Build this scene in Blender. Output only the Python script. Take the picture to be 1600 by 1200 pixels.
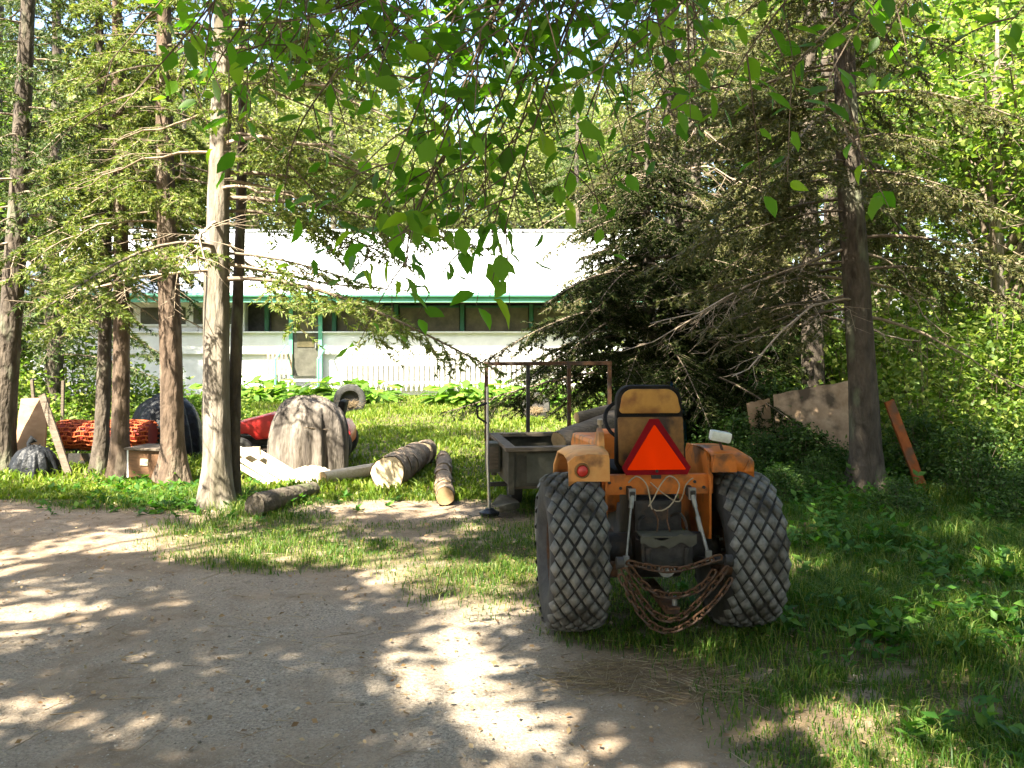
import bpy, bmesh, math, random
import numpy as np
from mathutils import Vector, Matrix, Euler

for o in list(bpy.data.objects):
    bpy.data.objects.remove(o)
SC = bpy.context.scene
COL = SC.collection
R = math.radians

# ------------------------------------------------------------------ camera, sky, sun, exposure
cam_d = bpy.data.cameras.new('camera')
cam = bpy.data.objects.new('camera', cam_d)
COL.objects.link(cam)
cam.location = (0, 0, 1.6)
cam.rotation_euler = (R(90), 0, 0)
cam_d.sensor_width = 36
cam_d.lens = 31.5
cam_d.shift_y = -0.05125
cam_d.clip_start = 0.05
cam_d.clip_end = 2000
SC.camera = cam

SUN_EL, SUN_AZ = R(52), R(215)          # the sun stands behind the camera, to its left
W = bpy.data.worlds.new('World')
SC.world = W
W.use_nodes = True
nt = W.node_tree
sky = nt.nodes.new('ShaderNodeTexSky')
sky.sky_type = 'NISHITA'
sky.sun_disc = False
sky.sun_elevation = SUN_EL
sky.sun_rotation = SUN_AZ
sky.dust_density = 2.5
sky.air_density = 1.0
sky.ozone_density = 0.6
nt.nodes['Background'].inputs['Strength'].default_value = 0.10
nt.links.new(sky.outputs[0], nt.nodes['Background'].inputs[0])

sun_d = bpy.data.lights.new('sun', 'SUN')
sun_d.energy = 5.0
sun_d.angle = R(0.55)
sun_d.color = (1.0, 0.92, 0.76)
sun = bpy.data.objects.new('sun', sun_d)
COL.objects.link(sun)
SDIR = Vector((math.sin(SUN_AZ) * math.cos(SUN_EL), math.cos(SUN_AZ) * math.cos(SUN_EL), math.sin(SUN_EL)))
sun.rotation_euler = SDIR.to_track_quat('Z', 'Y').to_euler()
sun.location = (0, 0, 30)

vs = SC.view_settings
vs.view_transform = 'Standard'
vs.look = 'None'
vs.exposure = 2.7
vs.gamma = 1.0
vs.use_curve_mapping = False
SC.cycles.max_bounces = 6
SC.cycles.diffuse_bounces = 3
SC.cycles.glossy_bounces = 2
SC.cycles.transmission_bounces = 3
SC.cycles.transparent_max_bounces = 8

# ------------------------------------------------------------------ materials
def new_mat(name):
    m = bpy.data.materials.new(name)
    m.use_nodes = True
    n = m.node_tree
    return m, n, n.nodes['Principled BSDF']

def surf(name, c1, c2, scale=8, rough=.8, bump=.3, bscale=None, stretch=(1, 1, 1), metal=0.0, c3=None, c3amt=.5, c3scale=2.0, dist=.01, spec=.3, voro=0.0):
    """two-tone noisy surface with relief; c3 = stains, wear or painted shade in patches of their own"""
    m, n, p = new_mat(name)
    N, L = n.nodes, n.links
    tc = N.new('ShaderNodeTexCoord')
    mp = N.new('ShaderNodeMapping')
    mp.inputs['Scale'].default_value = stretch
    L.new(tc.outputs['Object'], mp.inputs[0])
    no = N.new('ShaderNodeTexNoise')
    no.inputs['Scale'].default_value = scale
    no.inputs['Detail'].default_value = 7
    no.inputs['Roughness'].default_value = .65
    L.new(mp.outputs[0], no.inputs['Vector'])
    rp = N.new('ShaderNodeValToRGB')
    rp.color_ramp.elements[0].position = .32
    rp.color_ramp.elements[1].position = .68
    rp.color_ramp.elements[0].color = (*c1, 1)
    rp.color_ramp.elements[1].color = (*c2, 1)
    L.new(no.outputs['Fac'], rp.inputs[0])
    out = rp.outputs[0]
    if c3:
        n2 = N.new('ShaderNodeTexNoise')
        n2.inputs['Scale'].default_value = c3scale
        n2.inputs['Detail'].default_value = 6
        L.new(mp.outputs[0], n2.inputs['Vector'])
        r2 = N.new('ShaderNodeValToRGB')
        r2.color_ramp.elements[0].position = 1 - c3amt - .06
        r2.color_ramp.elements[1].position = 1 - c3amt + .08
        L.new(n2.outputs['Fac'], r2.inputs[0])
        mx = N.new('ShaderNodeMixRGB')
        mx.inputs[2].default_value = (*c3, 1)
        L.new(r2.outputs[0], mx.inputs[0])
        L.new(out, mx.inputs[1])
        out = mx.outputs[0]
    L.new(out, p.inputs['Base Color'])
    p.inputs['Roughness'].default_value = rough
    p.inputs['Metallic'].default_value = metal
    p.inputs['Specular IOR Level'].default_value = spec
    if bump:
        nb = N.new('ShaderNodeTexNoise')
        nb.inputs['Scale'].default_value = bscale or scale * 3
        nb.inputs['Detail'].default_value = 6
        L.new(mp.outputs[0], nb.inputs['Vector'])
        h = nb.outputs['Fac']
        if voro:
            vo = N.new('ShaderNodeTexVoronoi')
            vo.feature = 'DISTANCE_TO_EDGE'
            vo.inputs['Scale'].default_value = voro
            L.new(mp.outputs[0], vo.inputs['Vector'])
            ad = N.new('ShaderNodeMath')
            ad.operation = 'ADD'
            L.new(h, ad.inputs[0])
            L.new(vo.outputs['Distance'], ad.inputs[1])
            h = ad.outputs[0]
        b = N.new('ShaderNodeBump')
        b.inputs['Strength'].default_value = bump
        b.inputs['Distance'].default_value = dist
        L.new(h, b.inputs['Height'])
        L.new(b.outputs[0], p.inputs['Normal'])
    return m

def leafmat(name, c1, c2, c3, trans=.45, tcol=None, rough=.55, spec=.3):
    """thin leaf: colour differs leaf by leaf, some light passes through"""
    m, n, p = new_mat(name)
    N, L = n.nodes, n.links
    g = N.new('ShaderNodeNewGeometry')
    rp = N.new('ShaderNodeValToRGB')
    rp.color_ramp.elements[0].color = (*c1, 1)
    rp.color_ramp.elements[1].color = (*c3, 1)
    e = rp.color_ramp.elements.new(.6)
    e.color = (*c2, 1)
    L.new(g.outputs['Random Per Island'], rp.inputs[0])
    L.new(rp.outputs[0], p.inputs['Base Color'])
    p.inputs['Roughness'].default_value = rough
    p.inputs['Specular IOR Level'].default_value = spec
    tr = N.new('ShaderNodeBsdfTranslucent')
    mu = N.new('ShaderNodeMixRGB')
    mu.blend_type = 'MULTIPLY'
    mu.inputs[0].default_value = 1
    mu.inputs[2].default_value = (*(tcol or (1.5, 1.7, .7)), 1)
    L.new(rp.outputs[0], mu.inputs[1])
    L.new(mu.outputs[0], tr.inputs['Color'])
    mx = N.new('ShaderNodeMixShader')
    mx.inputs[0].default_value = trans
    L.new(p.outputs[0], mx.inputs[1])
    L.new(tr.outputs[0], mx.inputs[2])
    L.new(mx.outputs[0], n.nodes['Material Output'].inputs['Surface'])
    return m

def ground_mat():
    m, n, p = new_mat('ground_earth')
    N, L = n.nodes, n.links
    tc = N.new('ShaderNodeTexCoord')
    at = N.new('ShaderNodeAttribute'); at.attribute_name = 'grass'
    al = N.new('ShaderNodeAttribute'); al.attribute_name = 'litter'
    ag = N.new('ShaderNodeAttribute'); ag.attribute_name = 'gravel'
    def noise(s, d=8, r=.6):
        x = N.new('ShaderNodeTexNoise')
        x.inputs['Scale'].default_value = s; x.inputs['Detail'].default_value = d; x.inputs['Roughness'].default_value = r
        L.new(tc.outputs['Object'], x.inputs['Vector'])
        return x.outputs['Fac']
    def ramp(f, a, b, ca, cb):
        r = N.new('ShaderNodeValToRGB')
        r.color_ramp.elements[0].position = a; r.color_ramp.elements[1].position = b
        r.color_ramp.elements[0].color = (*ca, 1); r.color_ramp.elements[1].color = (*cb, 1)
        L.new(f, r.inputs[0]); return r.outputs[0]
    def mix(f, a, b, mode='MIX'):
        x = N.new('ShaderNodeMixRGB'); x.blend_type = mode
        if isinstance(f, float): x.inputs[0].default_value = f
        else: L.new(f, x.inputs[0])
        L.new(a, x.inputs[1]); L.new(b, x.inputs[2]); return x.outputs[0]
    BW = ((0, 0, 0), (1, 1, 1))
    dirt = ramp(noise(5), .3, .7, (.19, .135, .088), (.36, .27, .185))
    grav = ramp(noise(70, 4, .8), .35, .66, (.16, .128, .095), (.50, .425, .33))
    dirt = mix(ramp(noise(38, 5, .75), .46, .72, *BW), dirt, ramp(noise(120, 2), .3, .7, (.15, .115, .08), (.44, .37, .28)))
    dirt = mix(ag.outputs['Fac'], dirt, mix(.55, dirt, grav) if False else grav)
    soil = ramp(noise(14), .3, .7, (.045, .04, .018), (.10, .11, .035))
    soil = mix(ramp(noise(60, 3), .52, .62, *BW), soil, ramp(noise(9), .3, .7, (.14, .10, .055), (.22, .165, .09)))
    lit = ramp(noise(45, 6, .8), .3, .7, (.09, .06, .035), (.26, .18, .10))
    c = mix(at.outputs['Fac'], dirt, soil)
    c = mix(al.outputs['Fac'], c, lit)
    L.new(c, p.inputs['Base Color'])
    p.inputs['Roughness'].default_value = .95
    p.inputs['Specular IOR Level'].default_value = .15
    b1 = N.new('ShaderNodeBump'); b1.inputs['Strength'].default_value = .7; b1.inputs['Distance'].default_value = .035
    b2 = N.new('ShaderNodeBump'); b2.inputs['Strength'].default_value = .8; b2.inputs['Distance'].default_value = .008
    L.new(noise(16), b1.inputs['Height'])
    L.new(noise(95, 4, .8), b2.inputs['Height'])
    L.new(b1.outputs[0], b2.inputs['Normal'])
    L.new(b2.outputs[0], p.inputs['Normal'])
    return m

M = {}
M['ground'] = ground_mat()
M['bark_pale'] = surf('bark_pale', (.09, .072, .055), (.34, .295, .235), 11, .9, 1.0, 26, (1, 1, .22), c3=(.11, .095, .065), c3amt=.44, c3scale=5, dist=.02, voro=9)
M['bark_brown'] = surf('bark_brown', (.055, .038, .026), (.17, .12, .085), 12, .95, 1.0, 24, (1, 1, .35), c3=(.25, .20, .15), c3amt=.4, c3scale=5, dist=.025, voro=14)
M['bark_dark'] = surf('bark_dark', (.045, .036, .028), (.13, .105, .08), 12, .95, 1.0, 24, (1, 1, .4), c3=(.16, .17, .11), c3amt=.38, c3scale=5, dist=.025, voro=14)
M['twig'] = surf('twig', (.10, .075, .05), (.24, .19, .14), 20, .9, 0)
M['dead_twig'] = surf('dead_twig', (.22, .165, .11), (.40, .32, .23), 20, .9, 0)
M['needle'] = leafmat('needle_green', (.03, .06, .015), (.065, .105, .026), (.13, .15, .045), .25, (1.3, 1.5, .6), .6)
M['needle_olive'] = leafmat('needle_olive', (.045, .06, .017), (.095, .105, .032), (.20, .18, .07), .3, (1.3, 1.4, .6), .6)
M['needle_light'] = leafmat('needle_light', (.075, .13, .02), (.15, .20, .04), (.28, .28, .09), .32, (1.4, 1.5, .6), .6)
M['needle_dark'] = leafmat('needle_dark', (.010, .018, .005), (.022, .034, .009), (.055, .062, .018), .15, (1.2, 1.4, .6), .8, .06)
M['leaf_over'] = leafmat('leaf_overhang', (.06, .14, .013), (.10, .21, .02), (.20, .30, .03), .58, (1.5, 1.9, .5), .45, .35)
M['leaf_shade'] = leafmat('leaf_crown', (.04, .10, .015), (.07, .15, .02), (.11, .19, .03), .35)
M['leaf_bg'] = leafmat('leaf_woods', (.06, .11, .02), (.12, .18, .03), (.22, .25, .06), .45)
M['leaf_bg2'] = leafmat('leaf_woods_pale', (.11, .14, .05), (.19, .21, .08), (.30, .29, .14), .4)
M['leaf_shrub'] = leafmat('leaf_shrub', (.06, .12, .018), (.13, .20, .03), (.30, .33, .08), .42)  # brightened and yellowed: part of the sunlight is put into the colour
M['leaf_shrub_shaded'] = leafmat('leaf_shrub_shaded', (.025, .06, .012), (.05, .10, .02), (.09, .15, .03), .35)  # darker copy for shaded shrubs: shade put into the leaf colour
M['hosta'] = leafmat('hosta_leaf', (.07, .15, .02), (.13, .24, .03), (.28, .36, .06), .35)
M['grass'] = leafmat('grass_blade', (.03, .085, .008), (.07, .15, .014), (.24, .26, .06), .4, (1.5, 1.6, .5), .5)
M['lawn'] = leafmat('lawn_blade', (.08, .15, .012), (.15, .22, .02), (.28, .30, .06), .4, (1.4, 1.5, .5), .5)
M['weed'] = leafmat('weed_leaf', (.03, .10, .012), (.06, .16, .018), (.12, .22, .03), .4)
M['straw'] = leafmat('dry_straw', (.22, .15, .08), (.32, .24, .13), (.45, .36, .22), .15, (1, 1, 1))
M['deadleaf'] = leafmat('dead_leaf', (.16, .09, .04), (.28, .18, .08), (.42, .32, .18), .15, (1, 1, 1))
M['pebble'] = leafmat('pebble', (.12, .10, .075), (.27, .23, .18), (.50, .46, .40), .0, (1, 1, 1), .9)

M['orange'] = surf('orange_paint', (.50, .13, .02), (.62, .20, .03), 9, .5, .15, 40, c3=(.16, .07, .03), c3amt=.43, c3scale=9, spec=.25)
M['orange_faded'] = surf('orange_faded', (.62, .26, .07), (.70, .36, .12), 10, .6, .15, 40, c3=(.26, .12, .05), c3amt=.45, c3scale=8)
M['orange_flat'] = surf('orange_board', (.22, .06, .015), (.34, .10, .025), 12, .8, .3, 40, c3=(.13, .07, .04), c3amt=.46, c3scale=5)
M['rubber'] = surf('rubber', (.022, .022, .021), (.05, .048, .045), 14, .85, .3, 60)
M['tread'] = surf('dusty_tread', (.09, .09, .08), (.21, .205, .185), 16, .9, .4, 70, c3=(.05, .045, .035), c3amt=.46, c3scale=5)
M['rubber_grey'] = surf('weathered_rubber', (.04, .039, .037), (.09, .087, .08), 14, .9, .3, 60)
M['black_metal'] = surf('greasy_black_metal', (.018, .017, .016), (.05, .045, .04), 14, .6, .3, 50, c3=(.10, .06, .035), c3amt=.36, c3scale=8)
M['grey_metal'] = surf('grey_metal', (.20, .20, .19), (.34, .34, .32), 20, .45, .2, 60, metal=.6)
M['chrome'] = surf('bare_steel', (.45, .45, .45), (.6, .6, .6), 20, .3, .05, 60, metal=.9)
M['rust'] = surf('rust', (.055, .028, .015), (.13, .065, .032), 25, .9, .5, 80, c3=(.07, .05, .04), c3amt=.45, c3scale=14)
M['seat_tan'] = surf('worn_tan_vinyl', (.36, .17, .03), (.50, .25, .05), 9, .6, .2, 30, c3=(.20, .075, .02), c3amt=.45, c3scale=6)
M['seat_brown'] = surf('worn_brown_vinyl', (.14, .065, .02), (.30, .15, .04), 12, .65, .3, 30, c3=(.055, .03, .018), c3amt=.45, c3scale=8)
M['seat_black'] = surf('black_vinyl', (.008, .007, .006), (.02, .018, .016), 12, .8, .2, 40, spec=.12)
M['tri_orange'], _n, _p = new_mat('fluorescent_orange')
_p.inputs['Base Color'].default_value = (1.0, .045, .002, 1); _p.inputs['Roughness'].default_value = .9; _p.inputs['Specular IOR Level'].default_value = 0
_p.inputs['Emission Color'].default_value = (1.0, .05, .005, 1); _p.inputs['Emission Strength'].default_value = 0.0
M['tri_red'] = surf('dark_red_border', (.17, .003, .006), (.22, .004, .008), 30, .7, 0, spec=.1)
M['lamp_red'] = surf('red_lens', (.45, .02, .015), (.52, .03, .02), 30, .25, 0, spec=.6)
M['lamp_white'] = surf('lamp_glass', (.55, .58, .52), (.72, .74, .68), 30, .25, .1, spec=.6)
M['wire'] = surf('pale_wire', (.30, .24, .16), (.42, .34, .23), 30, .6, 0)
M['wood_grey'] = surf('weathered_wood', (.075, .058, .042), (.18, .145, .11), 6, .9, .5, 20, (1, 9, 9), dist=.006)
M['wood_pale'] = surf('pale_lumber', (.42, .34, .23), (.60, .52, .39), 6, .85, .4, 20, (1, 9, 9), dist=.004)
M['wood_brown'] = surf('brown_wood', (.10, .05, .025), (.19, .10, .05), 6, .8, .4, 20, (1, 6, 6), dist=.004)
M['plywood'] = surf('tan_plywood', (.26, .16, .09), (.42, .28, .17), 4, .85, .3, 20, (1, 5, 1), c3=(.26, .17, .10), c3amt=.42, c3scale=3)
M['log_bark'] = surf('log_bark', (.16, .11, .07), (.34, .26, .18), 9, .95, .9, 25, (1, 1, 1), c3=(.10, .075, .05), c3amt=.42, c3scale=5, dist=.015, voro=16)
M['log_dark'] = surf('rotten_bark', (.06, .05, .038), (.17, .14, .105), 9, .95, .9, 25, (1, 1, 1), c3=(.10, .12, .05), c3amt=.4, c3scale=5, dist=.015, voro=16)
M['log_end'] = surf('sawn_end', (.48, .36, .22), (.66, .54, .38), 10, .85, .3, 40)
M['log_end_brown'] = surf('old_sawn_end', (.26, .17, .08), (.40, .28, .15), 10, .85, .3, 40)
M['trailer'] = surf('trailer_green_grey', (.036, .033, .024), (.075, .068, .05), 7, .8, .3, 30, c3=(.15, .13, .09), c3amt=.38, c3scale=5)
M['panel'] = surf('grey_green_panel', (.055, .054, .04), (.10, .096, .074), 7, .8, .2, 30, c3=(.10, .10, .075), c3amt=.4, c3scale=5)
M['tarp'] = surf('taupe_cover', (.07, .06, .05), (.25, .215, .18), 8, .95, 1.0, 18, (1.6, 1.6, .4), c3=(.06, .05, .042), c3amt=.45, c3scale=3.6, dist=.02)
M['black_plastic'] = surf('black_plastic', (.009, .010, .012), (.02, .022, .025), 9, .45, .8, 13, spec=.22, dist=.03)
M['red'] = surf('red_paint', (.42, .018, .015), (.55, .03, .025), 8, .4, .1, 40, spec=.5)
M['red_dark'] = surf('dull_red_paint', (.20, .02, .015), (.30, .035, .025), 8, .6, .2, 40)
M['mesh_orange'] = surf('orange_plastic_net', (.34, .06, .018), (.46, .10, .025), 14, .6, .1, 40)
M['white_paint'] = surf('white_paint', (.66, .66, .63), (.80, .80, .77), 3, .7, .1, 20)
M['roof'] = surf('pale_metal_roof', (.58, .60, .60), (.72, .74, .74), 3, .45, .1, 20, metal=.0)
M['green_trim'] = surf('green_trim', (.10, .34, .22), (.15, .42, .28), 6, .6, .1, 30)
M['green_dark'] = surf('dark_green_post', (.02, .08, .045), (.035, .12, .065), 6, .6, .1, 30)
M['screen'] = surf('porch_screen', (.045, .042, .022), (.14, .115, .06), 3.0, .35, 0, spec=.5)
M['picket'] = surf('picket_paint', (.46, .44, .41), (.64, .62, .58), 9, .8, .2, 30)
M['picket_brown'] = surf('picket_wood', (.32, .22, .14), (.44, .33, .22), 9, .8, .2, 30)
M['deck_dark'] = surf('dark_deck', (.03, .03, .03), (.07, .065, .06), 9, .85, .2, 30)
M['step_grey'] = surf('grey_step', (.34, .33, .34), (.46, .45, .46), 9, .85, .2, 30)
M['blue'] = surf('blue_tarp', (.05, .18, .42), (.12, .34, .60), 7, .45, .4, 14, spec=.5)
M['pale_mound'] = surf('pale_mound', (.52, .42, .28), (.72, .62, .46), 18, .95, .8, 60, dist=.02)
M['pink_tan'] = surf('tan_canvas', (.34, .22, .13), (.58, .41, .27), 6, .9, .6, 12, c3=(.12, .085, .055), c3amt=.46, c3scale=4)  # dark patches mix stains with dapple shade painted into the colour

# ------------------------------------------------------------------ scene graph helpers
def thing(name, label, cat, loc=(0, 0, 0), rz=0, group=None):
    o = bpy.data.objects.new(name, None)
    o.empty_display_size = .1
    COL.objects.link(o)
    o.location = loc
    o.rotation_euler = (0, 0, rz)
    return tag(o, label, cat, group)

def tag(o, label, cat, group=None, kind=None):
    if label: o['label'] = label
    if cat: o['category'] = cat
    if group: o['group'] = group
    if kind: o['kind'] = kind
    return o

def link(name, me, mat=None, parent=None):
    if mat is not None and not me.materials:
        me.materials.append(M[mat] if isinstance(mat, str) else mat)
    o = bpy.data.objects.new(name, me)
    COL.objects.link(o)
    if parent is not None: o.parent = parent
    return o

def copy_tree(o, parent=None):
    c = o.copy()
    COL.objects.link(c)
    if parent is not None: c.parent = parent
    for ch in o.children:
        copy_tree(ch, c)
    return c

def npmesh(name, V, F, smooth=False):
    """mesh from numpy arrays; F is (n,3) or (n,4)"""
    V = np.asarray(V, dtype=np.float32); F = np.asarray(F, dtype=np.int32)
    me = bpy.data.meshes.new(name)
    k = F.shape[1]
    me.vertices.add(len(V)); me.vertices.foreach_set('co', V.ravel())
    me.loops.add(F.size); me.loops.foreach_set('vertex_index', F.ravel())
    me.polygons.add(len(F))
    me.polygons.foreach_set('loop_start', np.arange(0, F.size, k, dtype=np.int32))
    me.polygons.foreach_set('loop_total', np.full(len(F), k, dtype=np.int32))
    if smooth: me.polygons.foreach_set('use_smooth', np.ones(len(F), dtype=bool))
    me.update(calc_edges=True)
    return me

class MB:
    """collects shapes of ONE part"""
    def __init__(s): s.v = []; s.f = []; s.T = Matrix.Identity(4)
    def add(s, vs, fs):
        b = len(s.v)
        s.v += [tuple(s.T @ Vector(p)) for p in vs]
        s.f += [tuple(i + b for i in f) for f in fs]
        return s
    def box(s, c, d, rot=None):
        x, y, z = [k / 2 for k in d]
        q = [Vector((a * x, b * y, e * z)) for a in (-1, 1) for b in (-1, 1) for e in (-1, 1)]
        if rot is not None:
            m = Euler(rot).to_matrix(); q = [m @ p for p in q]
        c = Vector(c)
        return s.add([p + c for p in q], [(0, 1, 3, 2), (4, 6, 7, 5), (0, 4, 5, 1), (2, 3, 7, 6), (0, 2, 6, 4), (1, 5, 7, 3)])
    def tube(s, pts, r, n=8, caps=True, r1=None):
        pts = [Vector(p) for p in pts]
        m = len(pts)
        rr = r if isinstance(r, (list, tuple)) else [r + ((r1 if r1 is not None else r) - r) * i / max(1, m - 1) for i in range(m)]
        vs = []; up = None
        for i, p in enumerate(pts):
            d = (pts[min(i + 1, m - 1)] - pts[max(i - 1, 0)]).normalized()
            if up is None: up = d.orthogonal().normalized()
            up = (up - d * up.dot(d)).normalized()
            w = d.cross(up)
            for k in range(n):
                a = 2 * math.pi * k / n
                vs.append(p + (up * math.cos(a) + w * math.sin(a)) * rr[i])
        fs = [(i * n + k, i * n + (k + 1) % n, (i + 1) * n + (k + 1) % n, (i + 1) * n + k) for i in range(m - 1) for k in range(n)]
        if caps: fs += [tuple(range(n - 1, -1, -1)), tuple((m - 1) * n + k for k in range(n))]
        return s.add(vs, fs)
    def lathe(s, prof, n=24, axis='x', close=True, c=(0, 0, 0)):
        """prof: (along axis, radius)"""
        vs = []
        for a, r in prof:
            for k in range(n):
                t = 2 * math.pi * k / n
                p = {'x': (a, r * math.cos(t), r * math.sin(t)), 'y': (r * math.cos(t), a, r * math.sin(t)), 'z': (r * math.cos(t), r * math.sin(t), a)}[axis]
                vs.append(Vector(p) + Vector(c))
        m = len(prof)
        fs = [(i * n + k, i * n + (k + 1) % n, (i + 1) * n + (k + 1) % n, (i + 1) * n + k) for i in range(m - 1) for k in range(n)]
        if close: fs += [tuple(range(n - 1, -1, -1)), tuple((m - 1) * n + k for k in range(n))]
        return s.add(vs, fs)
    def extrude(s, poly, t, place):
        """poly: 2-D outline, t: thickness, place(u, v, w) -> point"""
        n = len(poly)
        vs = [place(u, v, 0) for u, v in poly] + [place(u, v, t) for u, v in poly]
        return s.add(vs, [tuple(range(n - 1, -1, -1)), tuple(range(n, 2 * n))] + [(i, (i + 1) % n, n + (i + 1) % n, n + i) for i in range(n)])
    def build(s, name, mat, parent=None, smooth=False, bevel=0, loc=None, rot=None):
        me = bpy.data.meshes.new(name)
        me.from_pydata(s.v, [], s.f)
        bm = bmesh.new(); bm.from_mesh(me)
        bmesh.ops.recalc_face_normals(bm, faces=bm.faces)
        if bevel: bmesh.ops.bevel(bm, geom=[e for e in bm.edges if len(e.link_faces) == 2 and e.calc_face_angle(0) > .6], offset=bevel, segments=2, profile=.6, affect='EDGES', clamp_overlap=True)
        bm.to_mesh(me); bm.free()
        if smooth:
            for p in me.polygons: p.use_smooth = True
            me.set_sharp_from_angle(angle=R(40))
        o = link(name, me, mat, parent)
        if loc: o.location = loc
        if rot: o.rotation_euler = rot
        return o

# ------------------------------------------------------------------ numpy geometry
def fbm(x, y, seed=0, octaves=4, s=1.0):
    out = np.zeros_like(x, dtype=float); amp = .5; f = s
    for o in range(octaves):
        rg = np.random.default_rng(seed * 31 + o); T = rg.random((64, 64))
        xi = np.floor(x * f).astype(int); yi = np.floor(y * f).astype(int)
        fx = x * f - xi; fy = y * f - yi
        fx = fx * fx * (3 - 2 * fx); fy = fy * fy * (3 - 2 * fy)
        a = T[xi % 64, yi % 64]; b = T[(xi + 1) % 64, yi % 64]; c = T[xi % 64, (yi + 1) % 64]; d = T[(xi + 1) % 64, (yi + 1) % 64]
        out += amp * ((a * (1 - fx) + b * fx) * (1 - fy) + (c * (1 - fx) + d * fx) * fy)
        amp *= .5; f *= 2.03
    return out / (1 - .5 ** octaves)

def unit(a):
    return a / np.maximum(np.linalg.norm(a, axis=-1, keepdims=True), 1e-9)

def frames(d, roll):
    """rotation rows: x along d, z roughly up turned by roll"""
    d = unit(d)
    up = np.tile(np.array([0, 0, 1.0]), (len(d), 1))
    par = np.abs(d[:, 2]) > .95
    up[par] = (1, 0, 0)
    y = unit(np.cross(up, d)); z = np.cross(d, y)
    c, s = np.cos(roll)[:, None], np.sin(roll)[:, None]
    return np.stack([d, y * c + z * s, z * c - y * s], axis=1)

def scatter(TV, TF, pos, rot, scale):
    TV = np.asarray(TV, float); TF = np.asarray(TF)
    V = np.einsum('ki,nij->nkj', TV, rot) * np.asarray(scale).reshape(-1, 1, 1) + pos[:, None, :]
    F = TF[None] + (np.arange(len(pos)) * len(TV))[:, None, None]
    return V.reshape(-1, 3), F.reshape(-1, TF.shape[1])

def prisms(P0, P1, R0, R1, k=4):
    P0 = np.asarray(P0, float); P1 = np.asarray(P1, float); n = len(P0)
    if n == 0: return np.zeros((0, 3)), np.zeros((0, 4), int)
    fr = frames(P1 - P0, np.zeros(n))
    a = np.arange(k) * 2 * np.pi / k
    ring = np.cos(a)[None, :, None] * fr[:, 1][:, None] + np.sin(a)[None, :, None] * fr[:, 2][:, None]
    V = np.concatenate([P0[:, None] + ring * np.asarray(R0).reshape(-1, 1, 1), P1[:, None] + ring * np.asarray(R1).reshape(-1, 1, 1)], axis=1)
    i = np.arange(k); j = (i + 1) % k
    TF = np.stack([i, j, k + j, k + i], axis=1)
    F = TF[None] + (np.arange(n) * 2 * k)[:, None, None]
    return V.reshape(-1, 3), F.reshape(-1, 4)

LEAF2 = ([(0, 0, 0), (.5, .3, .06), (1, 0, -.04), (.5, -.3, .06)], [(0, 1, 2), (0, 2, 3)])
LEAF4 = ([(0, 0, 0), (.45, .27, .04), (1, 0, -.08), (.45, -.27, .04), (.45, 0, -.03)], [(0, 4, 1), (1, 4, 2), (0, 3, 4), (3, 2, 4)])
LEAF_OVAL = ([(0, 0, 0), (.18, .17, .02), (.45, .27, .03), (.75, .17, .0), (1, 0, -.08), (.75, -.17, .0), (.45, -.27, .03), (.18, -.17, .02), (.18, 0, -.02), (.45, 0, -.03), (.75, 0, -.05)],
             [(0, 8, 1), (1, 8, 9), (1, 9, 2), (2, 9, 10), (2, 10, 3), (3, 10, 4), (0, 7, 8), (7, 9, 8), (7, 6, 9), (6, 10, 9), (6, 5, 10), (5, 4, 10)])
def merge(parts):
    V = []; F = []; b = 0
    for v, f in parts:
        if len(v) == 0: continue
        V.append(v); F.append(np.asarray(f) + b); b += len(v)
    return np.concatenate(V), np.concatenate(F)

# ================================================================== GROUND
def sstep(a, b, x):
    t = np.clip((x - a) / (b - a), 0, 1); return t * t * (3 - 2 * t)

def ell(x, y, cx, cy, rx, ry, soft=.5):
    return 1 - sstep(1 - soft, 1 + soft, np.hypot((x - cx) / rx, (y - cy) / ry))

def masks(x, y):
    n = (fbm(x, y, 3, 4, 1.6) - .5)
    n2 = (fbm(x, y, 5, 4, 5) - .5)
    yb = np.interp(x, [-9, -4.8, -3.2, -2.3, -1.9, -1.2, -.3, .2, 2], [9.0, 8.35, 7.95, 7.75, 8.15, 8.4, 8.3, 7.6, 7.3])
    xr = np.interp(y, [0, 2.5, 3.3, 4.0, 4.65, 5.4, 6.4, 7.5], [1.75, 1.15, .82, .80, .34, .25, .2, .1])
    g = np.maximum(sstep(-.25, .3, y - yb + n * .9 + n2 * .3), sstep(-.22, .28, x - xr + n * .7 + n2 * .3))
    wob = n * .8 + n2 * .5
    g1 = ell(x, y, -1.45, 6.45, 1.05, .42, .45) * .95
    g2 = ell(x, y, -.2, 6.15, .58, .85, .45)
    g3 = ell(x, y, -2.05, 7.25, .75, .75, .5) * .8
    g4 = ell(x, y, -.35, 7.3, 1.3, .3, .6) * .6
    gp = np.maximum.reduce([g1, g2, g3, g4])
    g = np.maximum(g, np.clip(gp + wob * 1.0 * (gp > .02), 0, 1))
    lit = ell(x, y, .62, 4.12, .45, .26, .8) * .8
    lit = np.maximum(lit, ell(x, y, 1.0, 3.7, .5, .22, .6) * .7)
    far_bare = ell(x, y, -1.05, 8.15, .95, .32, .4)
    g = g * (1 - .9 * lit) * (1 - .9 * far_bare)
    # worn patches in the grass
    g = g * (1 - .75 * sstep(.12, .26, n2) * (y < 8.5))
    grav = sstep(-.1, .12, n + n2 * .6) * (1 - g) * sstep(9.5, 7.5, y) * .55 + .55 * ell(x, y, -.4, 4.6, .8, 1.3, .7) * (1 - g)
    return np.clip(g, 0, 1), np.clip(lit, 0, 1), np.clip(grav, 0, 1)

def gz(x, y):
    """height of the ground"""
    x = np.asarray(x, float); y = np.asarray(y, float)
    return (fbm(x, y, 11, 3, .8) - .5) * .05 + (fbm(x, y, 12, 3, 4) - .5) * .018

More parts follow.
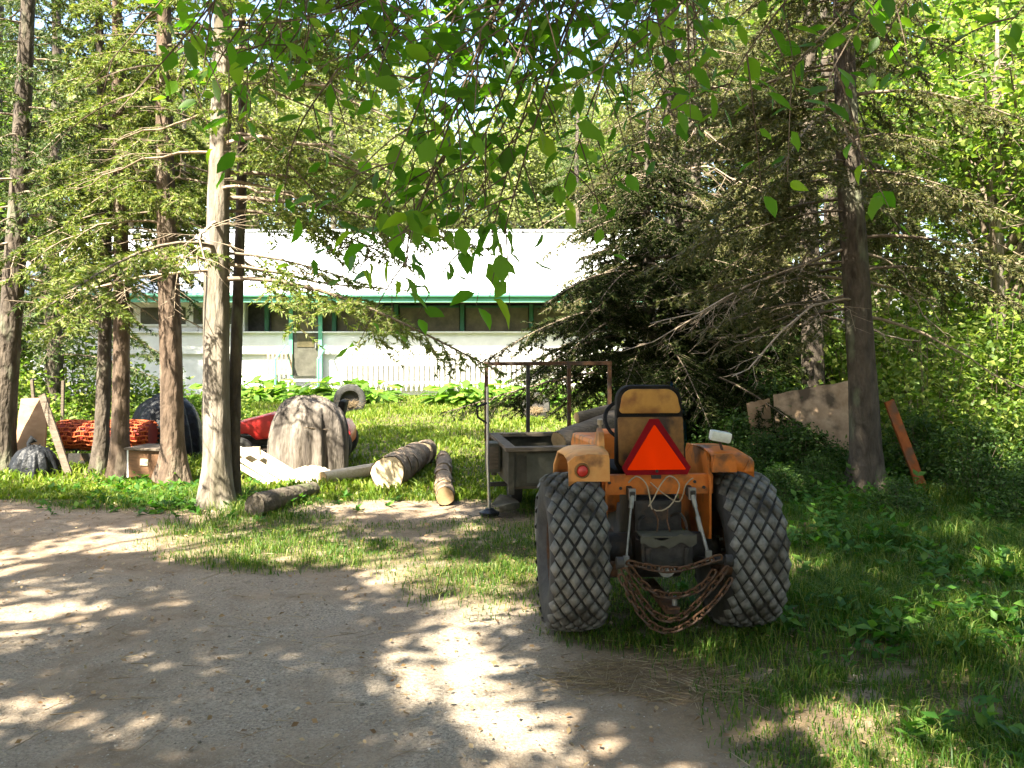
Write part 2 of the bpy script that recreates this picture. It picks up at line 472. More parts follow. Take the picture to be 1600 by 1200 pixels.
def grow(a, b, n, k=1.35, d=.08):
    out = [a]
    s = 1 if b > a else -1
    while abs(out[-1]) < abs(b):
        d = min(d * k, 40); out.append(out[-1] + s * d)
    return out[1:]
xs = np.array(sorted(list(np.arange(-7, 7.001, .07)) + grow(-7, -400, 0) + grow(7, 400, 0)))
ys = np.array(sorted(list(np.arange(1.4, 13.001, .07)) + grow(13, 600, 0) + list(np.arange(-10, 1.4, .6))))
ys = np.concatenate([[-200, -80, -30], ys])
GX, GY = np.meshgrid(xs, ys, indexing='xy')
gm, lm, vm = masks(GX.ravel(), GY.ravel())
GV = np.stack([GX.ravel(), GY.ravel(), gz(GX.ravel(), GY.ravel())], 1)
nx, ny = len(xs), len(ys)
ii, jj = np.meshgrid(np.arange(nx - 1), np.arange(ny - 1), indexing='xy')
b0 = (jj * nx + ii).ravel()
me = npmesh('ground', GV, np.stack([b0, b0 + 1, b0 + nx + 1, b0 + nx], 1), True)
for nm, arr in (('grass', gm), ('litter', lm), ('gravel', vm)):
    a = me.attributes.new(nm, 'FLOAT', 'POINT'); a.data.foreach_set('value', arr.astype(np.float32))
ground = tag(link('ground', me, 'ground'), 'gravel drive running into patchy grass and lawn', None, kind='structure')

rng = np.random.default_rng(7)
def blades(n_try, x0, x1, y0, y1, dens, hfun, wid, seed, lean=.5, nearbias=0):
    r = np.random.default_rng(seed)
    u = r.random(n_try)
    y = y0 + (y1 - y0) * (u ** (1 + nearbias)); x = x0 + (x1 - x0) * r.random(n_try)
    keep = r.random(n_try) < dens(x, y)
    x, y = x[keep], y[keep]; n = len(x)
    h = hfun(x, y) * (.5 + .9 * r.random(n)); az = r.random(n) * 2 * np.pi
    ln = lean * (.2 + r.random(n)) * h
    dx, dy = np.cos(az), np.sin(az)
    px, py = -dy, dx
    tw = r.random(n) * 2 * np.pi
    px, py = np.cos(tw), np.sin(tw)
    w = wid * (.6 + .8 * r.random(n)) / 2
    z = gz(x, y)
    V = np.zeros((n, 5, 3))
    V[:, 0] = np.stack([x - px * w, y - py * w, z - .01], 1); V[:, 1] = np.stack([x + px * w, y + py * w, z - .01], 1)
    mx, my, mz = x + dx * ln * .3, y + dy * ln * .3, z + h * .6
    V[:, 2] = np.stack([mx - px * w * .8, my - py * w * .8, mz], 1); V[:, 3] = np.stack([mx + px * w * .8, my + py * w * .8, mz], 1)
    V[:, 4] = np.stack([x + dx * ln, y + dy * ln, z + h * (1 - .25 * lean)], 1)
    F = np.array([(0, 1, 3), (0, 3, 2), (2, 3, 4)])[None] + (np.arange(n) * 5)[:, None, None]
    return V.reshape(-1, 3), F.reshape(-1, 3)

def in_view(x, y, m=.25):
    return np.abs(x) < .60 * y + m
def d_near(x, y):
    g, l, v = masks(x, y)
    clump = sstep(.36, .6, fbm(x, y, 21, 3, 3.2))
    right = (x > .1)
    d = g * (.35 + .65 * clump)
    return np.where(in_view(x, y), d * np.where(right, 1, .8), 0)
def h_near(x, y):
    c = sstep(.42, .72, fbm(x, y, 23, 3, 2.2))
    tall = sstep(.9, 2.4, x) * (.6 + .8 * c)
    tree = np.exp(-((x + 2.9) ** 2 + (y - 8.4) ** 2) / .6) * .1
    return .035 + .035 * c + .09 * tall * (y < 8.6) + tree
parts = [blades(480000, -6.2, 6.2, 2.5, 8.8, d_near, h_near, .0052, 31, .95, .25)]
V, F = merge(parts)
tag(link('grass', npmesh('grass', V, F), 'grass'), 'patchy green grass along the gravel drive', 'grass', kind='stuff')
def d_lawn(x, y):
    g, l, v = masks(x, y)
    return np.where(in_view(x, y, .4), g * (.45 + .55 * sstep(.35, .6, fbm(x, y, 22, 3, 1.2))), 0)
V, F = blades(200000, -11, 6, 8.5, 22, d_lawn, lambda x, y: .05 + .06 * sstep(.5, .75, fbm(x, y, 24, 3, 1.1)), .019, 33, .8, .45)
tag(link('lawn_grass', npmesh('lawn_grass', V, F), 'lawn'), 'sunlit lawn grass in front of the house', 'grass', kind='stuff')

# low broad-leaved weeds on the right
def d_weed(x, y):
    c = sstep(.45, .62, fbm(x, y, 26, 3, 1.5))
    return np.where(in_view(x, y, .4), sstep(1.0, 2.6, x + .25 * (y - 4)) * c, 0)
n = 9000
wx = rng.uniform(.6, 7, n); wy = 2.6 + 9.5 * rng.random(n) ** 1.1
k = rng.random(n) < d_weed(wx, wy); wx, wy = wx[k], wy[k]
wx = np.concatenate([wx, rng.normal(-2.85, .5, 160), rng.normal(-3.6, .5, 120)]); wy = np.concatenate([wy, rng.normal(8.25, .25, 160), rng.normal(9.2, .25, 120)])
n = len(wx); k5 = 7
pos = np.repeat(np.stack([wx, wy, gz(wx, wy)], 1), k5, 0); n = len(pos)
az = rng.random(n) * 2 * np.pi; el = rng.uniform(-.1, .9, n)
hh = np.repeat(rng.uniform(.03, .26, len(wx)) * rng.uniform(.4, 1.3, len(wx)) * np.clip(wx / 2.5, .35, 1), k5)
pos[:, 2] += hh * rng.random(n)
d = np.stack([np.cos(az) * np.cos(el), np.sin(az) * np.cos(el), np.sin(el)], 1)
V, F = scatter(*LEAF4, pos, frames(d, rng.normal(0, .4, n)), rng.uniform(.035, .10, n))
tag(link('weeds', npmesh('weeds', V, F), 'weed'), 'leafy green weeds and undergrowth on the shaded right side', 'undergrowth', kind='stuff')

# pebbles on the drive
n = 42000
px = rng.uniform(-5, 3, n); py = 2.5 + 6.2 * rng.random(n) ** 1.2
g, l, v = masks(px, py)
k = (rng.random(n) < (1 - g) * (.30 + .7 * v)) & in_view(px, py); px, py = px[k], py[k]; n = len(px)
OCT = ([(1, 0, 0), (-.9, .1, 0), (.1, .8, 0), (0, -.85, 0), (.1, 0, .55), (0, 0, -.5)], [(0, 2, 4), (2, 1, 4), (1, 3, 4), (3, 0, 4), (2, 0, 5), (1, 2, 5), (3, 1, 5), (0, 3, 5)])
az = rng.random(n) * 2 * np.pi
sc = .0025 + .0045 * rng.random(n) ** 2 + .013 * rng.random(n) * (rng.random(n) < .03)
V, F = scatter(*OCT, np.stack([px, py, gz(px, py)], 1), frames(np.stack([np.cos(az), np.sin(az), 0 * az], 1), rng.normal(0, .3, n)), sc)
tag(link('gravel', npmesh('gravel', V, F), 'pebble'), 'small grey pebbles scattered over the drive', 'gravel', kind='stuff')

# fallen leaves and straw
n = 7000
px = rng.uniform(-5, 6, n); py = 2.5 + 8 * rng.random(n) ** 1.3
k = in_view(px, py); px, py = px[k], py[k]; n = len(px)
az = rng.random(n) * 2 * np.pi
V, F = scatter(*LEAF2, np.stack([px, py, gz(px, py) + .008 + .02 * rng.random(n)], 1), frames(np.stack([np.cos(az), np.sin(az), rng.normal(0, .25, n)], 1), rng.normal(0, .4, n)), rng.uniform(.012, .04, n))
tag(link('fallen_leaves', npmesh('fallen_leaves', V, F), 'deadleaf'), 'small dry brown leaves fallen on drive and grass', 'leaf litter', kind='stuff')
n = 550
a = rng.random(n) * 2 * np.pi; rr = np.sqrt(rng.random(n))
px = .66 + .45 * rr * np.cos(a) + rng.normal(0, .08, n); py = 4.08 + .26 * rr * np.sin(a) - .12 * (px - .6)
n2_ = 900
px = np.concatenate([px, rng.uniform(-4, 3.5, n2_)]); py = np.concatenate([py, rng.uniform(2.6, 8.2, n2_)]); n = len(px)
az = rng.random(n) * 3.14 * (rng.random(n) < .6) + rng.normal(.1, .4, n); Ls = rng.uniform(.03, .16, n); Ls[rng.random(n) < .03] *= 2.6
c = np.stack([px, py, gz(px, py) + .006 + .03 * rng.random(n) ** 2], 1)
d = np.stack([np.cos(az), np.sin(az), rng.normal(0, .12, n)], 1) * Ls[:, None] / 2
V, F = prisms(c - d, c + d, .0012 + .0016 * rng.random(n), .0008 + 0 * px, 3)
tag(link('twig_litter', npmesh('twig_litter', V, F), 'straw'), 'dry twigs and pine straw littering the ground near tractor', 'twigs', kind='stuff')

# ================================================================== TREES
def trunk_mesh(path, rad, seed, nseg=18, dz=.09, rough=.06, ribs=5):
    """path(z)->(x,y), rad(z); rings along z"""
    r = np.random.default_rng(seed)
    ph = r.random(8) * 6.28
    zt = path['H']
    zs = np.concatenate([np.arange(-.08, min(zt, 6), dz), np.arange(6, zt, .5)]) if zt > 6 else np.arange(-.08, zt, dz)
    th = np.arange(nseg) * 2 * np.pi / nseg
    V = []
    for z in zs:
        x, y = path['f'](z)
        base = rad(z)
        fl = max(0, 1 - z / path.get('flare_h', .5)) ** 2 * path.get('flare', .6)
        q = base * (1 + rough * np.sin(ribs * th + ph[0] + .6 * np.sin(z * 1.3 + ph[1])) + rough * .7 * np.sin(9 * th + 3.1 * z + ph[2]) + rough * .6 * (r.random(nseg) - .5)
                    + fl * (1 + .55 * np.sin(4 * th + ph[3]) + .3 * np.sin(7 * th + ph[4])))
        V.append(np.stack([x + q * np.cos(th), y + q * np.sin(th), np.full(nseg, z)], 1))
    m = len(zs)
    i, k = np.meshgrid(np.arange(m - 1), np.arange(nseg), indexing='ij')
    F = np.stack([i * nseg + k, i * nseg + (k + 1) % nseg, (i + 1) * nseg + (k + 1) % nseg, (i + 1) * nseg + k], -1).reshape(-1, 4)
    return np.concatenate(V), F

def lean_path(H, lx, ly, wob, seed, **kw):
    r = random.Random(seed); a, b = r.random() * 6, r.random() * 6
    return dict(H=H, f=lambda z: (lx * z + wob * math.sin(z * .9 + a) - wob * math.sin(a), ly * z + wob * math.sin(z * .8 + b) - wob * math.sin(b)), **kw)

def conifer(path, rad, seed, z0, z1, L0, L1, per_m, droop=.35, nd=95, dead_to=0, dead_p=.8, nl=.05, nw=.017, azbias=None, sub=True):
    r = np.random.default_rng(seed)
    S0, S1, SR = [], [], []       # wood
    DEAD = []                     # dead branches, one by one
    N0, N1 = [], []               # needle bearing
    z = z0; az = r.random() * 6.28
    while z < z1:
        z += (1 / per_m) * r.uniform(.5, 1.5)
        az += 2.4 + r.normal(0, .5)
        a = az
        if azbias is not None and r.random() < azbias[1]: a = azbias[0] + r.normal(0, .7)
        t_ = min(1, (z - z0) / (z1 - z0))
        L = (L0 + (L1 - L0) * t_) * r.uniform(.55, 1.1)
        dead = z < dead_to and r.random() < dead_p
        bx, by = path['f'](z)
        d = np.array([math.cos(a), math.sin(a), 0.]); sd = np.array([-math.sin(a), math.cos(a), 0.])
        up = r.uniform(-.05, .3) if not dead else r.uniform(-.3, .25)
        dr = droop * r.uniform(.6, 1.4)
        m = 9; ts = np.linspace(0, 1, m)
        curve = r.normal(0, .12)
        P = np.array([bx, by, z])[None] + d[None] * (L * ts)[:, None] + sd[None] * (curve * L * ts ** 2)[:, None]
        P[:, 2] += L * (up * ts - (dr + up) * ts ** 2 + .25 * dr * ts ** 4)
        if dead: P += r.normal(0, .018 * L, P.shape) * ts[:, None]
        br = .008 + .007 * L
        w = br * (1 - .8 * ts)
        if dead: DEAD.append(([], [], []))
        A, B, C = DEAD[-1] if dead else (S0, S1, SR)
        for i in range(m - 1):
            A.append(P[i]); B.append(P[i + 1]); C.append((w[i], w[i + 1]))
            if not dead and ts[i] > .3: N0.append(P[i]); N1.append(P[i + 1])
        s = .12 * L; k = 0
        while s < L:
            s += .075 * r.uniform(.6, 1.4) * (1.6 if dead else 1)
            t = s / L
            if t >= 1: break
            k += 1; side = 1 if k % 2 else -1
            j = min(m - 2, int(t * (m - 1))); f = t * (m - 1) - j
            q = P[j] * (1 - f) + P[j + 1] * f
            tan = unit(P[j + 1] - P[j])
            ang = r.uniform(.7, 1.15) * side
            td = tan * math.cos(ang) + np.cross([0, 0, 1.], tan) * math.sin(ang)
            td[2] += r.normal(-.12 - droop * .5, .15) if not dead else r.normal(-.1, .3)
            td = unit(td)
            tl = min(.62, (.42 * L * (1 - t) + .10)) * r.uniform(.55, 1.15)
            e1 = q + td * tl * .55
            e2 = e1 + unit(td + np.array([0, 0, -.25]) + r.normal(0, .12, 3)) * tl * .45
            A += [q, e1]; B += [e1, e2]; C += [(.004, .003), (.003, .0012)]
            if not dead:
                N0 += [q + td * tl * .1, e1]; N1 += [e1, e2]
            if (sub and tl > .16) or (dead and tl > .12):
                ss = .25
                while ss < 1:
                    ss += r.uniform(.10, .22) * (.35 / max(tl, .2))
                    if ss >= 1: break
                    q2 = q + td * tl * ss if ss < .55 else e1 + (e2 - e1) * (ss - .55) / .45
                    sg = 1 if r.random() < .5 else -1
                    sdv = unit(td * .75 + np.cross([0, 0, 1.], td) * sg * .75 + np.array([0, 0, r.normal(-.15, .2)]))
                    sl = tl * .38 * r.uniform(.5, 1.1)
                    A.append(q2); B.append(q2 + sdv * sl); C.append((.0022, .001))
                    if not dead: N0.append(q2); N1.append(q2 + sdv * sl)
    def wood(a, b, c):
        if not a: return None
        c = np.array(c); return prisms(np.array(a), np.array(b), c[:, 0], c[:, 1], 3)
    if N0:
        N0 = np.array(N0); N1 = np.array(N1)
        ln = np.linalg.norm(N1 - N0, axis=1)
        cnt = np.maximum(1, (ln * nd * 1.5 * r.uniform(.6, 1.4, len(ln))).astype(int))
        idx = np.repeat(np.arange(len(ln)), cnt); n = len(idx)
        t = r.random(n)[:, None]
        p = N0[idx] * (1 - t) + N1[idx] * t
        ax = unit(N1 - N0)[idx]
        rd = unit(np.cross(ax, r.normal(0, 1, (n, 3))))
        dd = unit(ax * .75 + rd * .8)
        sd = unit(np.cross(dd, r.normal(0, 1, (n, 3))))
        l = nl * r.uniform(.6, 1.25, n)[:, None]
        V = np.stack([p - sd * nw / 2, p + sd * nw / 2, p + dd * l], 1).reshape(-1, 3)
        F = np.arange(3 * n).reshape(-1, 3)
        needles = (V, F)
    else: needles = None
    return wood(S0, S1, SR), [wood(*q) for q in DEAD], needles

def spruce(name, label, loc, H, r0, seed, bark, needle, lean=(0, 0), flare=.6, group=None, stems=None, rz=0, taper=.85, **kw):
    t = thing(name, label, 'tree', (loc[0], loc[1], float(gz(loc[0], loc[1]))), rz, group)
    path = lean_path(H, lean[0], lean[1], .03, seed, flare=flare, flare_h=.55)
    rad = lambda z: r0 * max(.05, 1 - taper * z / H)
    V, F = trunk_mesh(path, rad, seed)
    link('trunk', npmesh('trunk', V, F, True), bark, t)
    for (dx, dy, rr, lx) in (stems or []):
        p2 = lean_path(H * .95, lx, 0, .03, seed + 5, flare=.4, flare_h=.5)
        V, F = trunk_mesh(p2, lambda z: rr * max(.05, 1 - taper * z / H), seed + 5)
        o = link('trunk', npmesh('trunk', V + np.array([dx, dy, 0]), F, True), 'bark_dark', t)
        o['label'] = 'darker thin stem behind the main trunk'
    w, d, nn = conifer(path, rad, seed, **kw)
    if w: link('branches', npmesh('branches', *w), 'twig', t)
    for q in d: link('dead_branch', npmesh('dead_branch', *q), 'dead_twig', t)
    if nn: link('crown', npmesh('crown', *nn), needle, t)
    return t

G_L = 'spruces lining the drive on the left'
T1 = spruce('spruce_tree', 'pale-barked twin-stemmed conifer nearest the drive among the left trees', (-2.70, 8.2), 9.5, .132, 101, 'bark_pale', 'needle_light', (.008, .0), .6, None,
       [(.108, .14, .06, .004)], z0=2.0, z1=6.5, L0=2.6, L1=.9, per_m=12.0, droop=.30, nd=80, dead_to=4.8, dead_p=.5, azbias=(-.1, .6))
T2 = spruce('spruce_tree', 'brown scaly-barked spruce just left of the pale twin trunk', (-3.58, 9.45), 10, .125, 102, 'bark_brown', 'needle_light', (-.012, 0), .6, None, None,
       z0=2.3, z1=8, L0=1.45, L1=.5, per_m=16, droop=.45, nd=110, dead_to=2.9, dead_p=.7)
T3 = spruce('spruce_tree', 'slim spruce with lit right edge beside the thinner dark stem', (-4.33, 9.9), 9, .10, 103, 'bark_brown', 'needle_light', (-.004, 0), .45, None, None,
       z0=2.0, z1=7.5, L0=1.5, L1=.45, per_m=16, droop=.5, nd=110, dead_to=2.4, dead_p=.6)
T4 = spruce('spruce_tree', 'thinnest dark spruce stem in the left group', (-4.66, 10.15), 8.5, .085, 104, 'bark_dark', 'needle', (-.004, 0), .4, None, None,
       z0=1.9, z1=7.5, L0=1.4, L1=.4, per_m=12, droop=.5, nd=80, dead_to=2.2, dead_p=.6)
T5 = spruce('spruce_tree', 'dark spruce at the left picture edge leaning right', (-5.78, 10.1), 10, .135, 105, 'bark_dark', 'needle', (.062, .0), .5, None, None,
       z0=2.0, z1=8, L0=1.5, L1=.5, per_m=11, droop=.4, nd=85, dead_to=3.4, dead_p=.7)
T7 = spruce('spruce_tree', 'big dark-barked spruce right of the tractor with boards against it', (3.52, 8.9), 11, .150, 107, 'bark_dark', 'needle_olive', (-.036, 0), .5, None, None,
       z0=1.7, z1=9.5, L0=2.3, L1=.8, per_m=15, droop=.42, nd=95, dead_to=2.9, dead_p=.55, azbias=(2.9, .3))
T8 = spruce('spruce_tree', 'dark slim spruce trunk behind the leaning tan panel', (4.03, 12.0), 11, .16, 108, 'bark_dark', 'needle_olive', (.0, 0), .4, None, None,
       z0=1.6, z1=10, L0=2.0, L1=.7, per_m=9, droop=.4, nd=70, dead_to=2.4, dead_p=.4, sub=True)
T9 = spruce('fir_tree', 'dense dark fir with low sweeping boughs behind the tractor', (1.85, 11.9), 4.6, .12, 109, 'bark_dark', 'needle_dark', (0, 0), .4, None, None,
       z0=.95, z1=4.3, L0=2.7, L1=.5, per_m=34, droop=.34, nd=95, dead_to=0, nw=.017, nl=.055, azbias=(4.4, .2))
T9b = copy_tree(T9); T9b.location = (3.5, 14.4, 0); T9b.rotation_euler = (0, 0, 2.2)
tag(T9b, 'second dark fir standing farther back between fir and big spruce', 'tree')
T10 = spruce('spruce_tree', 'tall olive spruce rising behind the dark fir', (2.35, 13.3), 11, .15, 110, 'bark_dark', 'needle_olive', (0, 0), .4, None, None,
       z0=2.3, z1=9.0, L0=2.5, L1=1.2, per_m=15, droop=.45, nd=80, dead_to=5.5, dead_p=.18)

# ------------------------------------------------------------------ trees further back: copies of a few kinds
def proto_conifer(seed, needle, **kw):
    path = lean_path(13, 0, 0, .05, seed, flare=.4, flare_h=.5)
    rad = lambda z: .17 * max(.05, 1 - .9 * z / 13)
    V, F = trunk_mesh(path, rad, seed, 10, .3)
    w, d, nn = conifer(path, rad, seed, **kw)
    return [('trunk', npmesh('trunk', V, F, True), 'bark_dark'), ('branches', npmesh('branches', *merge([w] + d)), 'twig'), ('crown', npmesh('crown', *nn), needle)]

def crown_leaves(r, centres, per, spread, size, tmpl=LEAF2):
    n = len(centres) * per
    c = np.repeat(centres, per, 0)
    off = r.normal(0, 1, (n, 3)) * spread * np.array([1, 1, .6])
    az = r.random(n) * 6.283; el = r.normal(-.25, .5, n)
    d = np.stack([np.cos(az) * np.cos(el), np.sin(az) * np.cos(el), np.sin(el)], 1)
    return scatter(*tmpl, c + off, frames(d, r.normal(0, .6, n)), size * r.uniform(.6, 1.3, n))

def limb_tree(r, H, fork, crown_c, crown_r, n_limb, n_clump):
    """limbs and clump centres of a broad crown"""
    A, B, C = [], [], []
    centres = []
    for i in range(n_limb):
        a = r.random() * 6.28; e = r.uniform(-.35, 1.0)
        tip = np.array(crown_c) + np.array(crown_r) * np.array([math.cos(a) * math.cos(e), math.sin(a) * math.cos(e), math.sin(e)]) * r.uniform(.55, .95)
        z = fork + (H * .8 - fork) * r.random() ** 1.3
        p0 = np.array([0, 0, z * .9]); 
        mid = p0 * .45 + tip * .55 + np.array([0, 0, .12 * H * r.random()])
        pts = [p0 + 0 * tip]
        for t in (.33, .66, 1.0):
            pts.append((1 - t) ** 2 * p0 + 2 * t * (1 - t) * mid + t * t * tip + r.normal(0, .06, 3))
        w = [.055, .035, .02, .008]
        for k in range(3):
            A.append(pts[k]); B.append(pts[k + 1]); C.append((w[k], w[k + 1]))
        for k in range(max(1, n_clump // n_limb)):
            t = r.uniform(.4, 1.05)
            q = (1 - t) ** 2 * p0 + 2 * t * (1 - t) * mid + t * t * tip
            c = q + r.normal(0, .42, 3) * np.array([1, 1, .8])
            centres.append(c); A.append(q); B.append(c); C.append((.01, .003))
    C = np.array(C)
    return prisms(np.array(A), np.array(B), C[:, 0], C[:, 1], 4), np.array(centres)

def proto_broadleaf(seed, leaf, H=10, crown_c=(0, 0, 6), crown_r=(2.6, 2.6, 4), n_limb=40, n_clump=360, per=46, size=.16, spread=.32):
    r = np.random.default_rng(seed)
    path = lean_path(H * .9, 0, 0, .08, seed, flare=.3, flare_h=.4)
    V, F = trunk_mesh(path, lambda z: .13 * max(.08, 1 - z / H), seed, 10, .3)
    lim, cen = limb_tree(r, H, 1.6, crown_c, crown_r, n_limb, n_clump)
    return [('trunk', npmesh('trunk', V, F, True), 'bark_pale'), ('branches', npmesh('branches', *lim), 'twig'), ('crown', npmesh('crown', *crown_leaves(r, cen, per, spread, size)), leaf)]

def plant(name, proto, label, cat, x, y, s=1, rz=0, group=None, sz=None):
    t = thing(name, label, cat, (x, y, float(gz(x, y)) - .02), rz, group)
    t.scale = (s, s, sz or s)
    for nm, me, m in proto: link(nm, me, m, t)
    return t

con_a = proto_conifer(201, 'needle', z0=1.4, z1=12.4, L0=2.3, L1=.5, per_m=6, droop=.4, nd=36, nl=.085, nw=.028, dead_to=2.2, dead_p=.4)
con_b = proto_conifer(202, 'needle_light', z0=1.0, z1=12.4, L0=2.1, L1=.4, per_m=6, droop=.45, nd=36, nl=.085, nw=.028, dead_to=2.0, dead_p=.4)
bro_a = proto_broadleaf(211, 'leaf_bg')
bro_b = proto_broadleaf(212, 'leaf_bg2', H=11, crown_c=(0, 0, 6.2), crown_r=(2.7, 2.7, 4.8), size=.16)
bro_c = proto_broadleaf(213, 'leaf_shrub', H=7, crown_c=(0, 0, 3.6), crown_r=(2.1, 2.1, 3.0), n_limb=30, n_clump=220, per=40, size=.12, spread=.26)
GW = 'trees of the wood beyond the yard'
GH = 'trees behind the house'
bgt = [ # proto, x, y, scale, rz, label, group
 (bro_b, -13.5, 31, 1.15, .3, 'pale leafy tree rising behind the house roof', GH), (bro_b, -8.6, 33, 1.1, 1.9, 'pale leafy tree rising behind the house roof', GH),
 (con_b, -10.8, 29.5, 1.0, 2.2, 'conifer rising behind the house roof', GH), (bro_b, -4.6, 34, .95, 4.1, 'pale leafy tree rising behind the house roof', GH),
 (bro_a, 2.2, 33, 1.05, 5.0, 'green leafy tree rising behind the house roof', GH), (con_b, -1.6, 36, .72, 1.0, 'conifer rising behind the house roof', GH),
 (con_a, 5.5, 29, 1.1, .5, 'dark conifer rising behind the house roof', GH), (bro_a, 8.2, 27, 1.2, 2.6, 'green leafy tree rising behind the house roof', GH),
 (bro_b, -17.5, 33, 1.2, 3.3, 'pale leafy tree rising behind the house roof', GH), (con_b, -20, 36, 1.2, 3.0, 'conifer rising behind the house roof', GH),
 (con_a, -8.2, 14.3, .95, .8, 'dark conifer behind the left group of trunks', GW), (con_b, -10.6, 17.5, 1.05, 2.8, 'conifer standing left of the house', GW),
 (bro_a, -12.5, 19, 1.0, 3.9, 'leafy tree standing left of the house', GW), (con_a, -6.7, 13.2, .8, 4.9, 'slim conifer between the leaning spruce and the thin stems', GW),
 (bro_c, -9.5, 13, 1.0, 1.3, 'bushy light green tree at the left picture edge', GW),
 (bro_c, 6.6, 12.2, 1.0, .2, 'sunlit leafy tree right of the big spruce', GW), (bro_c, 8.4, 14.6, 1.15, 2.2, 'sunlit leafy tree at the right picture edge', GW),
 (bro_a, 7.2, 17.5, 1.0, 1.2, 'leafy tree of the wood on the right', GW), (bro_b, 10.6, 17.8, 1.0, 4.4, 'pale leafy tree of the wood on the right', GW),
 (con_b, 5.3, 15.2, .95, 5.2, 'conifer of the wood right behind the fir', GW), (con_a, 3.4, 17.0, 1.05, 3.1, 'dark conifer of the wood right behind the fir', GW),
 (con_b, 11.5, 21, 1.1, 1.4, 'conifer of the wood on the right', GW), (bro_a, 13.8, 22, 1.1, .9, 'leafy tree of the wood on the right', GW),
 (bro_b, 6.0, 21.5, 1.1, 2.9, 'pale leafy tree of the wood on the right', GW), (con_a, 9.3, 20.5, 1.1, 4.6, 'dark conifer of the wood on the right', GW),
 (bro_b, -11.2, 37, 1.35, 2.0, 'pale leafy tree rising behind the house roof', GH), (bro_b, -6.6, 38, 1.4, 5.0, 'pale leafy tree rising behind the house roof', GH),
 (bro_a, -16, 40, 1.45, .7, 'green leafy tree rising behind the house roof', GH), (con_b, -6.2, 31, .95, 4.0, 'conifer rising behind the house roof', GH), (con_b, -13.4, 35, 1.25, 1.0, 'conifer rising behind the house roof', GH),
 (bro_b, -.6, 31, .9, 1.1, 'pale leafy tree rising behind the house roof', GH), (bro_b, -2.9, 30.6, .85, 2.7, 'pale leafy tree rising behind the house roof', GH), (bro_b, .9, 35, 1.2, .4, 'pale leafy tree rising behind the house roof', GH),
 (bro_b, 4.4, 39, 1.3, 3.5, 'pale leafy tree rising behind the house roof', GH), (con_a, 2.0, 27.5, .85, 2.5, 'dark conifer rising behind the house roof', GH),
]
ORD = ['first', 'second', 'third', 'fourth', 'fifth', 'sixth', 'seventh', 'eighth', 'ninth', 'tenth', 'eleventh', 'twelfth', 'thirteenth']
def place_words(rows):
    out = []
    for row in rows:
        same = sorted([q for q in rows if q[5] == row[5]], key=lambda q: q[1] / q[2])
        out.append(row[:5] + (row[5] if len(same) == 1 else row[5] + ', %s such from the left' % ORD[same.index(row)],) + row[6:])
    return out
for pr, x, y, s, rz, lab, g in place_words(bgt):
    plant('conifer_tree' if pr in (con_a, con_b) else 'broadleaf_tree', pr, lab, 'tree', x, y, s, rz, g)

def proto_shrub(seed, leaf, rad=.7, h=1.1, n_clump=70, per=34, size=.085, spread=.13):
    r = np.random.default_rng(seed)
    a = r.random(n_clump) * 6.283; rr = np.sqrt(r.random(n_clump)) * rad
    hz = h * (1 - (rr / rad) ** 2 * .7) * r.uniform(.25, 1.05, n_clump)
    c = np.stack([rr * np.cos(a), rr * np.sin(a), hz], 1)
    b = c * np.array([.25, .25, 0])
    V, F = prisms(b, c, .008 + 0 * a, .003 + 0 * a, 3)
    return [('stems', npmesh('stems', V, F), 'twig'), ('foliage', npmesh('foliage', *crown_leaves(r, c, per, spread, size)), leaf)]
sh_a = proto_shrub(221, 'leaf_shrub')
sh_b = proto_shrub(222, 'leaf_shrub', .9, 1.7, 110, 34, .085, .15)
sh_d = proto_shrub(223, 'leaf_shrub_shaded', .8, 1.2, 90, 34, .08, .14)
GS = 'shrubs of the thicket on the right'; GSL = 'shrubs behind the junk on the left'
shr = [(sh_b, 4.9, 10.6, 1.0), (sh_b, 5.9, 10.9, 1.1), (sh_b, 6.9, 11.6, 1.2), (sh_a, 5.2, 9.4, .8), (sh_a, 6.2, 9.7, .9), (sh_b, 7.6, 12.8, 1.3), (sh_b, 4.8, 12.4, 1.2),
       (sh_b, 5.9, 12.8, 1.5), (sh_b, 8.6, 13.6, 1.4), (sh_d, 3.3, 11.2, .9), (sh_d, 4.4, 9.7, .65), (sh_d, 3.0, 9.9, .5), (sh_d, 5.0, 8.2, .55), (sh_d, 4.3, 7.4, .42), (sh_d, 2.5, 10.2, .6), (sh_d, 3.9, 13.6, 1.4), (sh_d, 2.6, 14.0, 1.3), (sh_b, 1.75, 14.8, .8), (sh_a, 1.9, 16, .9), (sh_d, 4.9, 6.7, .4), (sh_d, 3.35, 9.75, .42), (sh_d, 2.75, 9.75, .45), (sh_d, 3.85, 9.9, .35), (sh_d, 2.3, 9.2, .35), (sh_d, 3.15, 9.6, .52), (sh_d, 4.3, 8.3, .42), (sh_d, 4.6, 9.0, .6), (sh_d, 3.0, 8.8, .35), (sh_a, 4.75, 9.4, .6), (sh_a, 5.3, 8.5, .55), (sh_a, 5.9, 8.0, .5), (sh_d, 3.3, 7.6, .33), (sh_d, 2.5, 8.3, .33), (sh_d, 4.3, 5.7, .3), (sh_d, 5.6, 8.9, .7), (sh_d, 6.4, 10.2, .8), (sh_b, 9.5, 16.5, 2.2), (sh_b, 7.8, 16, 2.0), (sh_b, 11, 18, 2.4), (sh_b, 6.4, 15.4, 2.1), (sh_b, 10.2, 15.2, 1.8)]
for i, (pr, x, y, s) in enumerate(shr):
    lab = 'dark shaded shrub in the undergrowth on the right' if pr is sh_d else 'sunlit yellow-green shrub in the thicket on the right'
    plant('shrub', pr, lab, 'shrub', x, y, s, i * 1.7, GS + (' in shade' if pr is sh_d else ''))
